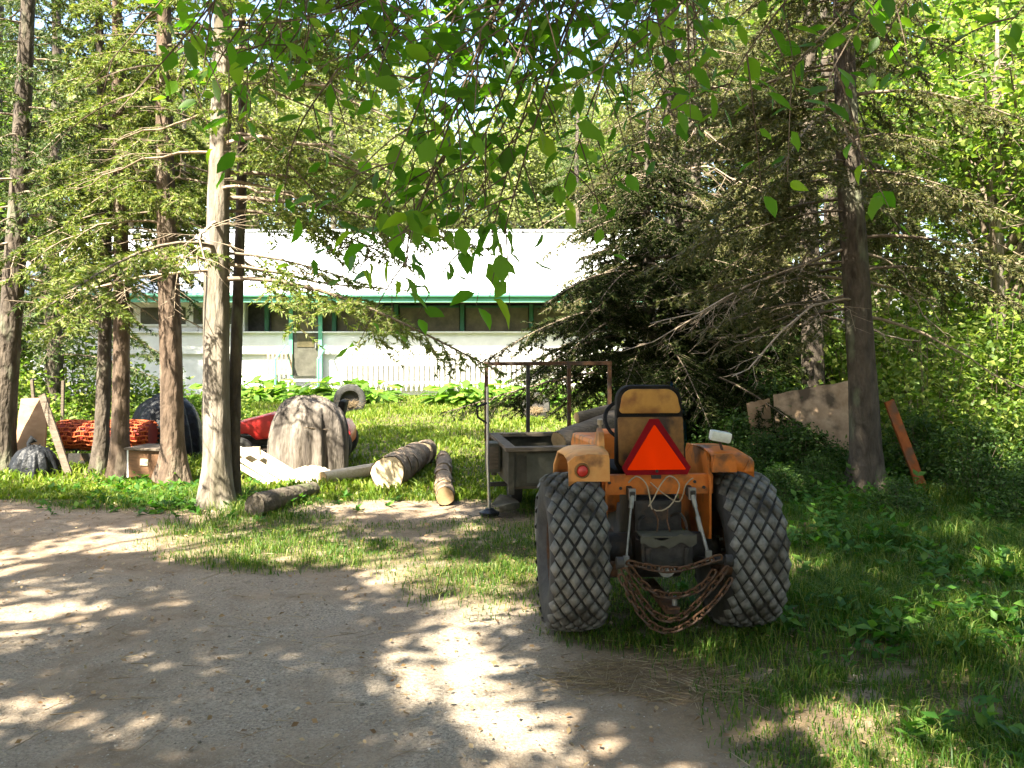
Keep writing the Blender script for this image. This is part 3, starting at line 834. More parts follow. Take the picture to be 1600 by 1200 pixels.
for i, (pr, x, y, s) in enumerate([(sh_b, -6.9, 11.8, .8), (sh_a, -5.8, 11.6, .75), (sh_a, -5.0, 12.0, .7), (sh_b, -7.8, 13, 1.2), (sh_b, -6.6, 13.6, 1.1), (sh_a, -5.6, 14.2, .9), (sh_b, -8.7, 14.5, 1.3), (sh_b, -9.8, 15.5, 1.4), (sh_a, -4.9, 15.0, .8)]):
    plant('shrub', pr, 'bright green shrub behind the junk on the left', 'shrub', x, y, s, i * 2.1, GSL)

# hostas along the house
r = np.random.default_rng(231)
n = 60; az = r.random(n) * 6.283; el = r.uniform(.1, 1.2, n); ln = r.uniform(.12, .32, n)
p = np.stack([np.cos(az) * np.cos(el), np.sin(az) * np.cos(el), np.sin(el) * 1.2], 1) * ln[:, None]
d = np.stack([np.cos(az), np.sin(az), r.uniform(-.7, .1, n)], 1)
hos = [('stems', npmesh('stems', *prisms(p * 0 + np.array([0, 0, .01]), p, .006 + 0 * az, .003 + 0 * az, 3)), 'weed'), ('foliage', npmesh('foliage', *scatter(*LEAF_OVAL, p, frames(d, r.normal(0, .3, n)), r.uniform(.16, .26, n))), 'hosta')]
hx = list(np.arange(-6.7, -5.1, .5)) + list(np.arange(-4.45, -2.7, .48)) + list(np.arange(-1.35, 2.4, .5))
for i, x in enumerate(hx):
    for row in range(2):
        px = x + r.uniform(-.12, .12); py = 20.1 + row * .65 + r.uniform(-.15, .15) - (.8 if x > -1.5 else 0)
        side = 'left of the steps' if x < -5 else ('right of the steps' if x < -2 else 'on the right by the fir')
        plant('hosta', hos, 'leafy hosta clump in the bed before the house, ' + side, 'plant', px, py, r.uniform(1.3, 1.9), r.random() * 6, 'hostas in the bed before the house ' + side)

# ------------------------------------------------------------------ broadleaf trees over the drive (their crowns shade it)
SHIFT = np.array([-SDIR.x / SDIR.z, -SDIR.y / SDIR.z])       # metres the shadow travels per metre of height
# gaps in the canopy: where its light falls on the ground (x, y, rx, ry)
GAPS = [(-.25, 4.2, .24, .58), (-.42, 5.05, .12, .2), (.05, 3.5, .2, .18), (-2.9, 5.0, .45, .2), (-2.5, 6.9, .75, .25), (-3.9, 6.1, .5, .35), (-2.3, 3.75, .3, .12), (-3.3, 8.5, .35, .3), (-4.4, 9.3, .3, .3), (-3.6, 9.6, .2, .5), (-5.2, 9.8, .4, .25), (-4.0, 10.7, .5, .3), (-2.6, 8.3, .5, .4),
        (2.55, 4.9, .32, .22), (1.05, 4.55, .2, .12), (1.35, 3.75, .18, .12), (-1.4, 6.4, .8, .16), (-.3, 6.0, .5, .22), (1.55, 3.2, .25, .1), (2.9, 3.4, .3, .15), (-.05, 5.2, .2, .2), (1.9, 6.2, .2, .15), (3.5, 5.9, .3, .2)]
_g = random.Random(77)
GAPS += [(_g.uniform(-3.6, .4), _g.uniform(3.2, 7.4), _g.uniform(.03, .14), _g.uniform(.02, .08)) for _ in range(34)]
def canopy_ok(c, r):
    gx = c[:, 0] + SHIFT[0] * c[:, 2]; gy = c[:, 1] + SHIFT[1] * c[:, 2]
    ok = np.ones(len(c), bool)
    for (x, y, a, b) in GAPS:
        ok &= np.hypot((gx - x) / (a + min(.27, a)), (gy - y) / (b + min(.27, a))) > 1
    yb = np.interp(gx, [-9, -3.7, -2.9, -.35, -.1, 1, 4.0, 5.0, 8], [11.0, 10.6, 8.0, 7.6, 10.0, 12.5, 12.5, 8.5, 8.5])
    ok &= gy < yb                                            # the lawn lies open to the sun
    ok &= ~((np.abs(c[:, 0]) < .62 * c[:, 1] + .5) & (c[:, 2] < 1.6 + .40 * c[:, 1]) & (c[:, 1] > 0))
    ok &= c[:, 2] > 3.0
    return ok
def canopy_tree(label, x, y, H, r0, cc, cr, seed, n_limb, n_clump, per, size, group=None):
    rr = np.random.default_rng(seed)
    t = thing('broadleaf_tree', label, 'tree', (x, y, 0), 0, group)
    path = lean_path(H * .8, (cc[0] - x) * .02, (cc[1] - y) * .02, .05, seed, flare=.5, flare_h=.5)
    V, F = trunk_mesh(path, lambda z: r0 * max(.1, 1 - z / H), seed)
    link('trunk', npmesh('trunk', V, F, True), 'bark_pale', t)
    lim, cen0 = limb_tree(rr, H, 3.2, (cc[0] - x, cc[1] - y, cc[2]), cr, n_limb, n_limb * 4)
    # clumps spread through the whole crown, each on a twig from the nearest limb
    u = unit(rr.normal(0, 1, (n_clump, 3))) * (rr.random((n_clump, 1)) ** .4)
    cen = u * np.array(cr) + np.array([cc[0] - x, cc[1] - y, cc[2]])
    cen = cen[canopy_ok(cen + np.array([x, y, 0]), rr)]
    near = cen0[np.argmin(((cen[:, None] - cen0[None]) ** 2).sum(-1), 1)]
    tw = prisms(near, cen, .009 + 0 * cen[:, 0], .003 + 0 * cen[:, 0], 3)
    link('branches', npmesh('branches', *lim), 'bark_brown', t)
    tag(link('twigs', npmesh('twigs', *tw), 'twig', t), None, None, kind='stuff')
    V, F = crown_leaves(rr, cen, per, .17, size)
    # single leaves that would fall into a gap are thinned, none of them hangs into the view
    q = V.reshape(-1, 4, 3)[:, 0] + np.array([x, y, 0])
    gx = q[:, 0] + SHIFT[0] * q[:, 2]; gy = q[:, 1] + SHIFT[1] * q[:, 2]
    keep = np.ones(len(q), bool)
    for (ax, ay, a, b) in GAPS: keep &= np.hypot((gx - ax) / a, (gy - ay) / b) > rr.uniform(.75, 1.15, len(q))
    keep &= ~((np.abs(q[:, 0]) < .62 * q[:, 1] + .3) & (q[:, 2] < 1.6 + .39 * q[:, 1]) & (q[:, 1] > 0))
    V = V.reshape(-1, 4, 3)[keep].reshape(-1, 3); F = np.array(LEAF2[1])[None] + (np.arange(keep.sum()) * 4)[:, None, None]
    link('crown', npmesh('crown', V, F.reshape(-1, 3)), 'leaf_shade', t)
    return t
OV = canopy_tree('broadleaf tree whose leafy limbs hang across the top of the picture', 5.0, 2.4, 11, .2, (1.2, 3.8, 8.2), (6.2, 6.2, 2.4), 301, 46, 1500, 26, .19)
canopy_tree('broadleaf tree beside the drive, left of the picture', -7.2, .8, 10, .2, (-6.0, 1.0, 7.4), (4.8, 5.4, 2.4), 302, 40, 1150, 26, .19)
canopy_tree('broadleaf tree behind the camera', -1.8, -5.2, 10, .2, (-2.0, -2.0, 7.2), (4.8, 4.2, 2.2), 303, 34, 900, 26, .19)

# added unseen trees behind and beside the camera, keeping sky light off the yard
GB = 'added trees blocking sky light'
k = 0
for i in range(30):
    a = math.pi * (1.02 + .96 * i / 29) ; rr_ = 14.5 + 3.5 * ((i * .618) % 1)
    x, y = rr_ * math.cos(a) * 1.05, rr_ * math.sin(a) * .9 + 1.0
    k += 1
    plant('conifer_tree' if i % 3 else 'broadleaf_tree', (bro_a, con_a, con_b)[i % 3], 'added unseen tree behind the camera, blocking sky light', 'tree', x, y, 1.05 + .2 * ((i * .37) % 1), i * 1.3, GB)
for i, (x, y) in enumerate([(10.5, 1.0), (9.6, 4.2), (10.8, 7.0), (9.9, 9.6), (13, 3), (13.4, 6.2), (13, 10)]):
    plant('broadleaf_tree' if i % 2 else 'conifer_tree', (con_a, bro_a)[i % 2], 'added unseen tree to the right, blocking sky light', 'tree', x, y, 1.0, i * 1.1, GB)

# hanging limbs of the first tree: world points of the twigs
rl = np.random.default_rng(311)
LIMB = [(4.9, 2.4, 3.5), (3.2, 2.75, 3.35), (1.6, 2.95, 3.2), (.4, 3.05, 3.08), (-.8, 3.1, 3.0), (-1.6, 3.2, 2.96)]
TW = [
 [(-.25, 3.05, 3.02), (-.51, 3.0, 2.58), (-.69, 2.9, 2.26), (-.73, 2.85, 2.00)],
 [(.20, 3.06, 3.05), (-.085, 3.0, 2.45), (-.257, 3.0, 2.15), (-.43, 3.0, 1.94), (-.50, 2.95, 1.81)],
 [(-.22, 3.0, 2.2), (-.33, 2.95, 1.96), (-.345, 2.9, 1.73)],
 [(.35, 3.05, 3.05), (.13, 3.0, 2.5), (0, 3.0, 2.24), (-.15, 3.0, 2.0), (-.17, 3.0, 1.78)],
 [(.6, 3.1, 3.1), (.31, 3.1, 2.48), (.22, 3.1, 2.22), (.155, 3.1, 2.02)],
 [(-1.0, 3.1, 2.98), (-1.01, 3.0, 2.62), (-.88, 3.0, 2.41), (-.87, 2.95, 2.30)],
 [(-.75, 3.1, 3.0), (-.69, 3.0, 2.67), (-.8, 2.95, 2.47)],
 [(-.1, 3.05, 3.04), (-.34, 3.0, 2.65), (-.5, 2.9, 2.45)],
 [(0, 3.05, 3.05), (-.17, 3.0, 2.63), (-.09, 3.0, 2.48)],
 [(.15, 3.05, 3.06), (0, 3.1, 2.58), (.06, 3.1, 2.4)],
 [(.4, 3.05, 3.08), (.25, 3.2, 2.7), (.38, 3.2, 2.42)],
 [(.9, 3.0, 3.12), (.55, 2.9, 2.55), (.42, 2.85, 2.32)],
 [(1.3, 2.95, 3.17), (.75, 2.7, 2.5), (.6, 2.6, 2.24)],
 [(1.6, 2.95, 3.2), (.98, 2.6, 2.45), (.87, 2.5, 2.19)],
 [(1.9, 2.9, 3.22), (1.35, 2.3, 2.5), (1.2, 2.2, 2.34)],
 [(.75, 3.0, 3.1), (.5, 3.3, 2.75), (.62, 3.4, 2.4)],
 [(-.5, 3.1, 3.02), (-.55, 3.2, 2.75), (-.35, 3.2, 2.55)],
 [(-.3, 3.05, 3.0), (-.2, 3.2, 2.75), (-.25, 3.2, 2.5)],
 [(.1, 3.05, 3.05), (.15, 3.2, 2.75), (.1, 3.2, 2.55)],
]
for i in range(40):
    x0 = (-.95 + 1.4 * ((i * .618) % 1)) if i % 6 else (.3 + 1.3 * rl.random()); dy = rl.uniform(-.5, .9); yy = 3.0 + dy
    k = yy / 3.0; L = rl.uniform(.05, .42) * k; dx = rl.normal(-.28, .28)
    zt = 1.6 + (3.02 - 1.6) * k
    TW.append([(x0 * k + .1, 3.05 + dy * .4, 3.06 + .08 * rl.random()), (x0 * k + dx * .4, yy, zt - .30), (x0 * k + dx, yy, zt - .25 - L)])
for i in range(10):
    yy = rl.uniform(2.75, 3.3); u_ = rl.uniform(-.185, -.02); v_ = rl.uniform(.085, .2) - .5 * abs(u_ + .11)
    TW.append([(u_ * yy + .38, 3.05, 2.95), (u_ * yy + .16, yy, 1.6 + .25 * yy), (u_ * yy + .03, yy, 1.6 + (.03 + v_) * yy), (u_ * yy, yy, 1.6 + v_ * yy - .06)])
mb = MB()
mb.tube([Vector(p) - Vector((5.0, 2.4, 0)) for p in LIMB], [.05, .036, .028, .02, .013, .006], 8)
LP, LD, LS = [], [], []
def resample(pts, step):
    pts = [np.array(p, float) for p in pts]; out = []
    # smooth by quadratic blending of a Catmull spline
    n = len(pts)
    for i in range(n - 1):
        p0 = pts[max(0, i - 1)]; p1 = pts[i]; p2 = pts[i + 1]; p3 = pts[min(n - 1, i + 2)]
        m = max(2, int(np.linalg.norm(p2 - p1) / step))
        for k in range(m):
            t = k / m
            out.append(.5 * ((2 * p1) + (-p0 + p2) * t + (2 * p0 - 5 * p1 + 4 * p2 - p3) * t * t + (-p0 + 3 * p1 - 3 * p2 + p3) * t ** 3))
    out.append(pts[-1]); return np.array(out)
def leafy(P, r0):
    mb.tube([Vector(p) - Vector((5.0, 2.4, 0)) for p in P], [r0 * (1 - .8 * i / len(P)) for i in range(len(P))], 5)
    for i in range(1, len(P)):
        if rl.random() < .1: continue
        tan = unit(P[i] - P[i - 1]); side = 1 if i % 2 else -1
        lat = unit(np.cross(tan, [0, 1, 0]) + rl.normal(0, .35, 3)) * side
        d = unit(tan * .45 + lat * .9 + np.array([0, 0, -.22]) + rl.normal(0, .2, 3))
        LP.append(P[i] + d * .012); LD.append(d); LS.append(rl.uniform(.04, .098))
for tw in TW:
    P = resample(tw, .05)
    leafy(P, .006)
    for i in range(3, len(P) - 2, 2):
        if rl.random() < .2: continue
        tan = unit(P[i] - P[i - 1]); side = 1 if rl.random() < .5 else -1
        d = unit(tan * .7 + np.cross(tan, [0, 1, 0]) * side * .8 + rl.normal(0, .25, 3) + np.array([0, 0, -.1]))
        L = rl.uniform(.12, .32)
        Q = [P[i] + d * L * t + np.array([0, 0, -.12 * L * t * t * 3]) for t in np.linspace(0, 1, max(3, int(L / .045)))]
        leafy(np.array(Q), .003)
mb.build('hanging_limb', 'bark_brown', OV, True)
LP, LD, LS = np.array(LP), np.array(LD), np.array(LS)
k_ = (LP[:, 0] / LP[:, 1] > -.40) | (LP[:, 2] > 1.6 + .37 * LP[:, 1]); LP, LD, LS = LP[k_], LD[k_], LS[k_]
fr = frames(LD, rl.normal(0, .5, len(LD)))
# the 300 lowest hang fully in view: one object each; the others are joined
vis = np.abs(LP[:, 0] / LP[:, 1]) < .57
rank = np.where(vis, (LP[:, 2] - 1.6) / LP[:, 1], 9)
order = np.argsort(rank)
lv = []
for k in range(4):
    tv = np.array(LEAF_OVAL[0]); tv[:, 2] += (.0, .12, .32, .5)[k] * -(tv[:, 0] ** 2) + (.0, .25, -.1, .35)[k] * np.abs(tv[:, 1]) + (.05, 0, .08, .03)[k] * np.sin(tv[:, 0] * 9) ; tv[:, 1] *= (1.05, 1.2, 1.3, 1.1)[k]
    me = npmesh('leaf', tv, LEAF_OVAL[1], True)
    me.materials.append(leafmat('leaf_overhang_%d' % k, *[((.06, .14, .013),) * 3, ((.09, .20, .018),) * 3, ((.13, .24, .022),) * 3, ((.22, .30, .03),) * 3][k], .58, (1.5, 1.9, .5), .45, .35))
    lv.append(me)
off = Vector((5.0, 2.4, 0))
for q in order[:300]:
    k = [0, 0, 1, 1, 1, 2, 2, 2, 3][int(rl.integers(0, 9))]
    o = link('leaf', lv[k], None, OV)
    m = Matrix([list(c) for c in fr[q]]).transposed().to_4x4()
    o.matrix_basis = Matrix.Translation(Vector(LP[q]) - off) @ m @ Matrix.Scale(float(LS[q]), 4)
rest = order[300:]
V, F = scatter(*LEAF_OVAL, LP[rest] - np.array(off), fr[rest], LS[rest])
tag(link('hanging_leaves', npmesh('hanging_leaves', V, F, True), 'leaf_over', OV), None, None, kind='stuff')

# ================================================================== HOUSE
HO = thing('house', 'white house with pale metal roof, green trim and long screened porch', 'house', (-4, 22, 0))
mb = MB()
mb.box((-.25, 3.6, .54), (15.5, 7.0, 1.02)); mb.build('foundation_wall', 'white_paint', HO)
mb = MB(); mb.box((-.25, 3.55, 1.31), (15.5, 7.1, .52)); mb.build('wall', 'white_paint', HO)
mb = MB(); mb.box((-5.3, 3.6, 1.96), (5.4, 7.0, .78)); mb.build('wall', 'white_paint', HO)
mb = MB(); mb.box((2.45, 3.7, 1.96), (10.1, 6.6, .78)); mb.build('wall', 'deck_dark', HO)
wins = [(-1.97, -.45), (-.33, 1.06), (1.22, 2.69), (2.85, 4.4), (4.55, 6.2)]
for a, b in wins:
    m = MB(); m.box(((a + b) / 2, .25, 1.9), (b - a, .03, .62)); w = m.build('window', 'screen', HO)
    m = MB()
    for zz in (1.575, 2.215): m.box(((a + b) / 2, .18, zz), (b - a, .06, .05))
    m.build('frame', 'green_dark', w)
for x in (-2.05, -.39, 1.14, 2.77, 4.475, 6.3):
    m = MB(); m.box((x, .14, 1.91), (.10, .12, .72)); m.build('post', 'green_dark', HO)
for i in range(4):
    x = -7.2 + i * 1.3
    m = MB(); m.box((x, .085, 1.98), (1.1, .04, .42)); w = m.build('window', 'panel', HO)
    m = MB(); m.box((x, .07, 1.755), (1.2, .08, .05)); m.build('sill', 'white_paint', w)
m = MB(); m.box((.0, -.02, 1.585), (15.6, .16, .035)); m.build('sill', 'white_paint', HO)
# roof: two slopes of ribbed sheets
pitch = math.atan2(1.95, 4.6)
for side in (1, -1):
    for i in range(17):
        x = -8.3 + i * .99
        m = MB()
        L = 5.02
        y0, z0 = (-.65, 2.52) if side == 1 else (8.55, 2.52)
        cy, cz = y0 + side * math.cos(pitch) * L / 2, z0 + math.sin(pitch) * L / 2
        rot = (pitch * side, 0, 0)
        m.box((x, cy, cz), (.985, L, .02), rot)
        for k in (-.33, 0, .33): m.box((x + k, cy - side * math.sin(pitch) * .018, cz + math.cos(pitch) * .018), (.03, L - .02, .025), rot)
        m.build('roof_sheet', 'roof', HO)
m = MB(); m.box((-.35, 3.95, 4.52), (17, .3, .05)); m.build('ridge_cap', 'roof', HO)
m = MB(); m.box((-.35, -.66, 2.40), (17, .04, .20)); f = m.build('fascia', 'green_trim', HO)
m = MB(); m.tube([(-8.8, -.72, 2.46), (8.1, -.72, 2.46)], .045, 8); m.build('gutter', 'green_trim', f)
m = MB(); m.box((-.35, -.28, 2.32), (16.6, .68, .03)); m.build('soffit', 'white_paint', HO)
for sx in (-8.0, 7.5):
    m = MB(); m.extrude([(0.05, 2.36), (7.1, 2.36), (3.6, 4.4)], .06, lambda u, v, w: (sx + w - .03, u, v)); m.build('gable', 'white_paint', HO)
# slatted skirting in front of the porch
pk = MB(); pk.box((0, 0, 0), (.075, .022, .80)); pko = pk.build('picket', 'picket', HO, loc=(-.2, -.12, .66))
for i in range(1, 50):
    o = pko.copy(); COL.objects.link(o); o.parent = HO; o.location = (-.2 + i * .125, -.12 + .004 * math.sin(i * 7), .66 + .012 * math.sin(i * 3.3))
pk = MB(); pk.box((0, 0, 0), (.06, .022, .50)); pko = pk.build('picket', 'picket_brown', HO, loc=(-1.95, -.12, .80))
for i in range(1, 6):
    o = pko.copy(); COL.objects.link(o); o.parent = HO; o.location = (-1.95 + i * .11, -.12, .80)
m = MB(); m.box((2.9, -.08, .98), (6.3, .05, .06)); m.build('rail', 'picket', HO)
m = MB(); m.box((2.9, -.08, .35), (6.3, .05, .06)); m.build('rail', 'picket', HO)
# door and steps
D = MB(); D.box((-1.05, -.035, 1.32), (.62, .05, 1.62)); D = D.build('door', 'panel', HO)
m = MB()
for x in (-1.41, -.69): m.box((x, -.06, 1.32), (.09, .09, 1.72))
m.box((-1.05, -.06, 2.2), (.8, .09, .09)); m.build('door_frame', 'green_trim', D)
m = MB(); m.box((-1.05, -.068, 1.62), (.42, .012, .8)); m.build('pane', 'screen', D)
m = MB(); m.box((-.80, -.08, 1.25), (.03, .05, .12)); m.build('handle', 'grey_metal', D)
for k, (y, z) in enumerate(((-.35, .42), (-.65, .26), (-.95, .11))):
    m = MB(); m.box((-1.05, y, z), (.95, .31, .05)); m.build('step', 'step_grey', HO)
for x in (-1.55, -.55):
    m = MB(); m.box((x, -.55, .16), (.04, .9, .28), (.45, 0, 0)); m.build('stringer', 'deck_dark', HO)
    m = MB(); m.tube([(x, -.98, 0), (x, -.98, .95), (x, -.1, 1.25)], .03, 6); m.build('handrail', 'green_trim', HO)

# ================================================================== TRACTOR (x right, y forward, origin under the rear axle)
TR = thing('tractor', 'orange compact farm tractor seen from behind with red-orange warning triangle', 'tractor', (.775, 4.875, 0), R(4.5))
RT, TW_ = .42, .298
def wheel(x, y, r, w, rim_r, parent, tread=True, label=None):
    wobj = MB(); wobj.lathe([(-w * .30, .03), (-w * .30, rim_r * .55), (-w * .12, rim_r * .62), (-w * .12, rim_r * .9), (-w * .36, rim_r), (w * .36, rim_r), (w * .12, rim_r * .9), (w * .12, rim_r * .62), (w * .30, rim_r * .55), (w * .30, .03)], 28)
    wo = wobj.build('wheel', 'rust' if r > .3 else 'black_metal', parent, True, loc=(x, y, r))
    hw = w / 2; b = r - .016
    prof = [(-hw * .72, rim_r), (-hw * .97, rim_r + .05), (-hw, r * .74), (-hw * .985, r * .88), (-hw * .88, b * .962), (-hw * .5, b * .992), (0, b), (hw * .5, b * .992), (hw * .88, b * .962), (hw * .985, r * .88), (hw, r * .74), (hw * .97, rim_r + .05), (hw * .72, rim_r)]
    t = MB(); t.lathe(prof, 56, close=False); to = t.build('tyre', 'rubber', wo, True)
    if tread:
        N = 23; V = []; F = []
        rx = [p[0] for p in prof[3:10]]; rrr = [p[1] for p in prof[3:10]]
        def P(a, lx, h): q = np.interp(lx, rx, rrr) + h; return (lx, q * math.cos(a), q * math.sin(a))
        pitch = .071; rg = random.Random(4)
        for i in range(N * 2):
            a0 = i * math.pi / N
            js = [-1.5, -.5, .5, 1.5] if i % 2 == 0 else [-2, -1, 0, 1, 2]
            for j in js:
                lx = j * pitch; ha = .0455 / r; hx = .0285
                hh = .017 - .003 * rg.random()
                if abs(j) == 2: hx = .024; lx = math.copysign(.134, j)
                base = len(V)
                out = [(a0 - ha, lx), (a0, lx + hx), (a0 + ha, lx), (a0, lx - hx)]
                V.append(P(a0, lx, hh))
                for (aa, ll) in out: V.append(P(a0 + (aa - a0) * .9, lx + (ll - lx) * .9, hh))
                for (aa, ll) in out: V.append(P(aa, ll, -.004))
                for k in range(4):
                    k2 = (k + 1) % 4
                    F.append((base, base + 1 + k, base + 1 + k2)); F.append((base + 1 + k, base + 5 + k, base + 5 + k2)); F.append((base + 1 + k, base + 5 + k2, base + 1 + k2))
        o = link('tread', npmesh('tread', V, F), 'tread', wo)
        o['label'] = 'worn dusty diamond turf tread'
    nuts = MB()
    for k in range(6):
        a = k * math.pi / 3
        for s in (-1, 1): nuts.tube([(s * w * .30, .06 * math.cos(a) * r / .42, .06 * math.sin(a) * r / .42), (s * w * .36, .06 * math.cos(a) * r / .42, .06 * math.sin(a) * r / .42)], .009, 6)
    nuts.build('wheel_nuts', 'grey_metal', wo)
    return wo
for x in (-.46, .46): wheel(x, 0, RT, TW_, .20, TR)
for x in (-.40, .40): wheel(x, 1.42, .25, .17, .12, TR, False)
# drive train
m = MB(); m.lathe([(-.34, .06), (-.30, .085), (-.14, .09), (-.12, .15), (.12, .15), (.14, .09), (.30, .085), (.34, .06)], 20, c=(0, 0, .42)); m.build('axle', 'black_metal', TR, True)
m = MB(); m.box((0, .12, .50), (.26, .42, .40)); m.box((0, .75, .45), (.20, 1.0, .24)); m.build('gear_case', 'black_metal', TR, bevel=.02)
m = MB(); m.tube([(0, -.09, .38), (0, -.27, .38)], .045, 14); m.tube([(0, -.27, .38), (0, -.33, .38)], .018, 10); m.build('power_shaft', 'grey_metal', TR, True)
m = MB(); m.box((0, -.20, .455), (.27, .16, .13)); m.box((-.1, -.285, .44), (.03, .02, .11)); m.box((.1, -.285, .44), (.03, .02, .11)); m.build('rear_housing', 'black_metal', TR, bevel=.012)
m = MB()
n = 14
top = [(-.145 + .29 * i / n, .545 + .012 * math.sin(i * .9) + (.018 if i > 9 else 0)) for i in range(n + 1)]
bot = [(-.145 + .29 * i / n, .512 + .012 * math.sin(i * 1.3 + 1) - (.012 if 3 < i < 8 else 0)) for i in range(n, -1, -1)]
m.extrude(top + bot, .012, lambda u, v, w: (u, -.31 + w, v)); m.box((0, -.24, .552), (.28, .13, .010))
m.build('shaft_shield', 'panel', TR)
m = MB(); m.box((0, -.12, .20), (.07, .55, .03)); m.box((0, -.40, .222), (.06, .05, .012)); m.build('drawbar', 'rust', TR, bevel=.004)
m = MB(); m.tube([(.01, -.385, .215), (.01, -.385, .275)], .014, 8); m.build('hitch_pin', 'grey_metal', TR, True)
for s in (-1, 1):
    m = MB(); m.tube([(s * .19, .02, .36), (s * .235, -.2, .40), (s * .27, -.40, .45)], .02, 8); m.lathe([(-.018, .03), (.018, .03)], 14, c=(s * .275, -.42, .455)); m.build('lower_link', 'black_metal', TR, True)
    x0, z0, x1, z1 = (-.165, .745, -.225, .44) if s < 0 else (.155, .745, .20, .46)
    m = MB(); m.tube([(x0, -.20, z0), (x0 + (x1 - x0) * .2, -.22, z0 - .06)], .013, 8); m.tube([(x0 + (x1 - x0) * .2, -.22, z0 - .06), (x1, -.33, z1)], .006 if s < 0 else .009, 8)
    if s > 0: m.tube([(.17, -.24, .64), (.18, -.265, .57)], .013, 8)
    m.box((x0, -.19, z0 + .005), (.035, .03, .06)); m.box((x1, -.33, z1), (.03, .02, .05))
    m.build('lift_rod', 'grey_metal', TR, True)
    m = MB(); m.box((x0, -.09, .76), (.03, .24, .05), (.15 , 0, 0)); m.build('lift_arm', 'black_metal', TR, bevel=.006)
    m = MB(); m.tube([(s * .29, -.28, .36), (s * .285, -.40, .44)], .012, 6); m.lathe([(-.02, .04), (.02, .04)], 14, c=(s * .295, -.33, .40)); m.build('stabiliser', 'rust', TR, True)
# chains hung between the lower links: every link is a piece
def ring_link():
    V = []; F = []; n, k = 12, 5
    for i in range(n):
        t = 2 * math.pi * i / n
        cx = .014 * math.copysign(1, math.cos(t)) + .0115 * math.cos(t) if abs(math.cos(t)) > 1e-6 else 0
        cx = .0115 * math.cos(t) + (.013 if math.cos(t) > .01 else -.013 if math.cos(t) < -.01 else 0); cy = .0125 * math.sin(t)
        nx_, ny_ = math.cos(t), math.sin(t)
        for j in range(k):
            u = 2 * math.pi * j / k
            V.append((cx + nx_ * .0048 * math.cos(u), cy + ny_ * .0048 * math.cos(u), .0048 * math.sin(u)))
    F = [(i * k + j, i * k + (j + 1) % k, ((i + 1) % n) * k + (j + 1) % k, ((i + 1) % n) * k + j) for i in range(n) for j in range(k)]
    return npmesh('chain_link', V, F, True)
LK = ring_link(); LK.materials.append(M['rust'])
rc = random.Random(9)
for ci, (xa, za, xb, zb, sag, yy) in enumerate([(-.255, .465, .225, .475, .040, -.435), (-.27, .45, .255, .43, .235, -.45), (-.285, .42, .265, .37, .285, -.465), (-.235, .45, .20, .41, .175, -.425)]):
    ch = bpy.data.objects.new('chain', None); ch.empty_display_size = .05; COL.objects.link(ch); ch.parent = TR
    pts = []
    for i in range(201):
        t = i / 200
        pts.append(Vector((xa + (xb - xa) * t, yy + .01 * math.sin(t * 9 + ci), za + (zb - za) * t - sag * 4 * t * (1 - t) * (1 + .18 * math.sin(t * 3.14 + ci)))))
    acc = 0; last = None; k = 0
    for i in range(1, 201):
        acc += (pts[i] - pts[i - 1]).length
        if acc >= .042:
            acc = 0; k += 1
            d = (pts[min(200, i + 2)] - pts[i - 2]).normalized()
            q = d.to_track_quat('X', 'Z')
            o = bpy.data.objects.new('chain_link', LK); COL.objects.link(o); o.parent = ch
            o.matrix_basis = Matrix.Translation(pts[i]) @ q.to_matrix().to_4x4() @ Matrix.Rotation((math.pi / 2 if k % 2 else 0) + .5 + rc.uniform(-.3, .3), 4, 'X') @ Matrix.Scale(1.25, 4)
# body
m = MB(); m.box((-.008, -.10, .782), (.60, .025, .095)); m.box((-.008, -.085, .832), (.60, .05, .012)); m.build('cross_beam', 'orange', TR, bevel=.004)
for s in (-1, 1):
    xi = -.285 if s < 0 else .262
    xo = -.50 if s < 0 else .49
    # side plate between wheel and seat
    pl = [(-.14, .36 if s < 0 else .50), (-.14, .90), (-.08, .955), (.30, .955), (.46, .75), (.50, .45), (.2, .42)]
    m = MB(); m.extrude(pl, .012, lambda u, v, w: (xi + s * w, u, v)); m.build('side_plate', 'orange', TR)
    # fender shelf over the wheel
    prof = [(-.205, .835), (-.20, .93), (-.16, .962), (0, .972), (.22, .955), (.40, .86), (.48, .70)] if s < 0 else [(-.18, .865), (-.175, .945), (-.13, .958), (.02, .968), (.22, .955), (.40, .86), (.48, .70)]
    V = []; F = []
    nseg = 7
    for (yy, zz) in prof:
        for i in range(nseg + 1):
            t = i / nseg
            drop = .035 * max(0, (t - .55) / .45) ** 2
            V.append((xi + (xo - xi) * t, yy + .02 * drop, zz - drop))
    for a in range(len(prof) - 1):
        for i in range(nseg):
            q = a * (nseg + 1) + i
            F.append((q, q + 1, q + nseg + 2, q + nseg + 1))
    fo = link('fender', npmesh('fender', V, F, True), 'orange_faded' if s < 0 else 'orange', TR)
    md = fo.modifiers.new('thick', 'SOLIDIFY'); md.thickness = .012; md.offset = 0
    # rear flange closing the shelf
    m = MB()
    if s < 0: m.extrude([(-.285, .822), (-.50, .826), (-.505, .925), (-.47, .955), (-.40, .968), (-.29, .962)], .012, lambda u, v, w: (u, -.215 + w, v))
    else: m.extrude([(.262, .86), (.395, .86), (.39, .935), (.37, .96), (.275, .955)], .012, lambda u, v, w: (u, -.195 + w, v)); m.extrude([(.43, .862), (.488, .862), (.462, .925)], .01, lambda u, v, w: (u, -.195 + w, v))
    m.build('fender_flange', 'orange_faded' if s < 0 else 'orange', TR, bevel=.003)
m = MB(); m.lathe([(-.245, .012), (-.240, .026), (-.225, .032), (-.212, .032)], 20, 'y', c=(-.432, 0, .882)); o = m.build('tail_lamp', 'lamp_red', TR, True)
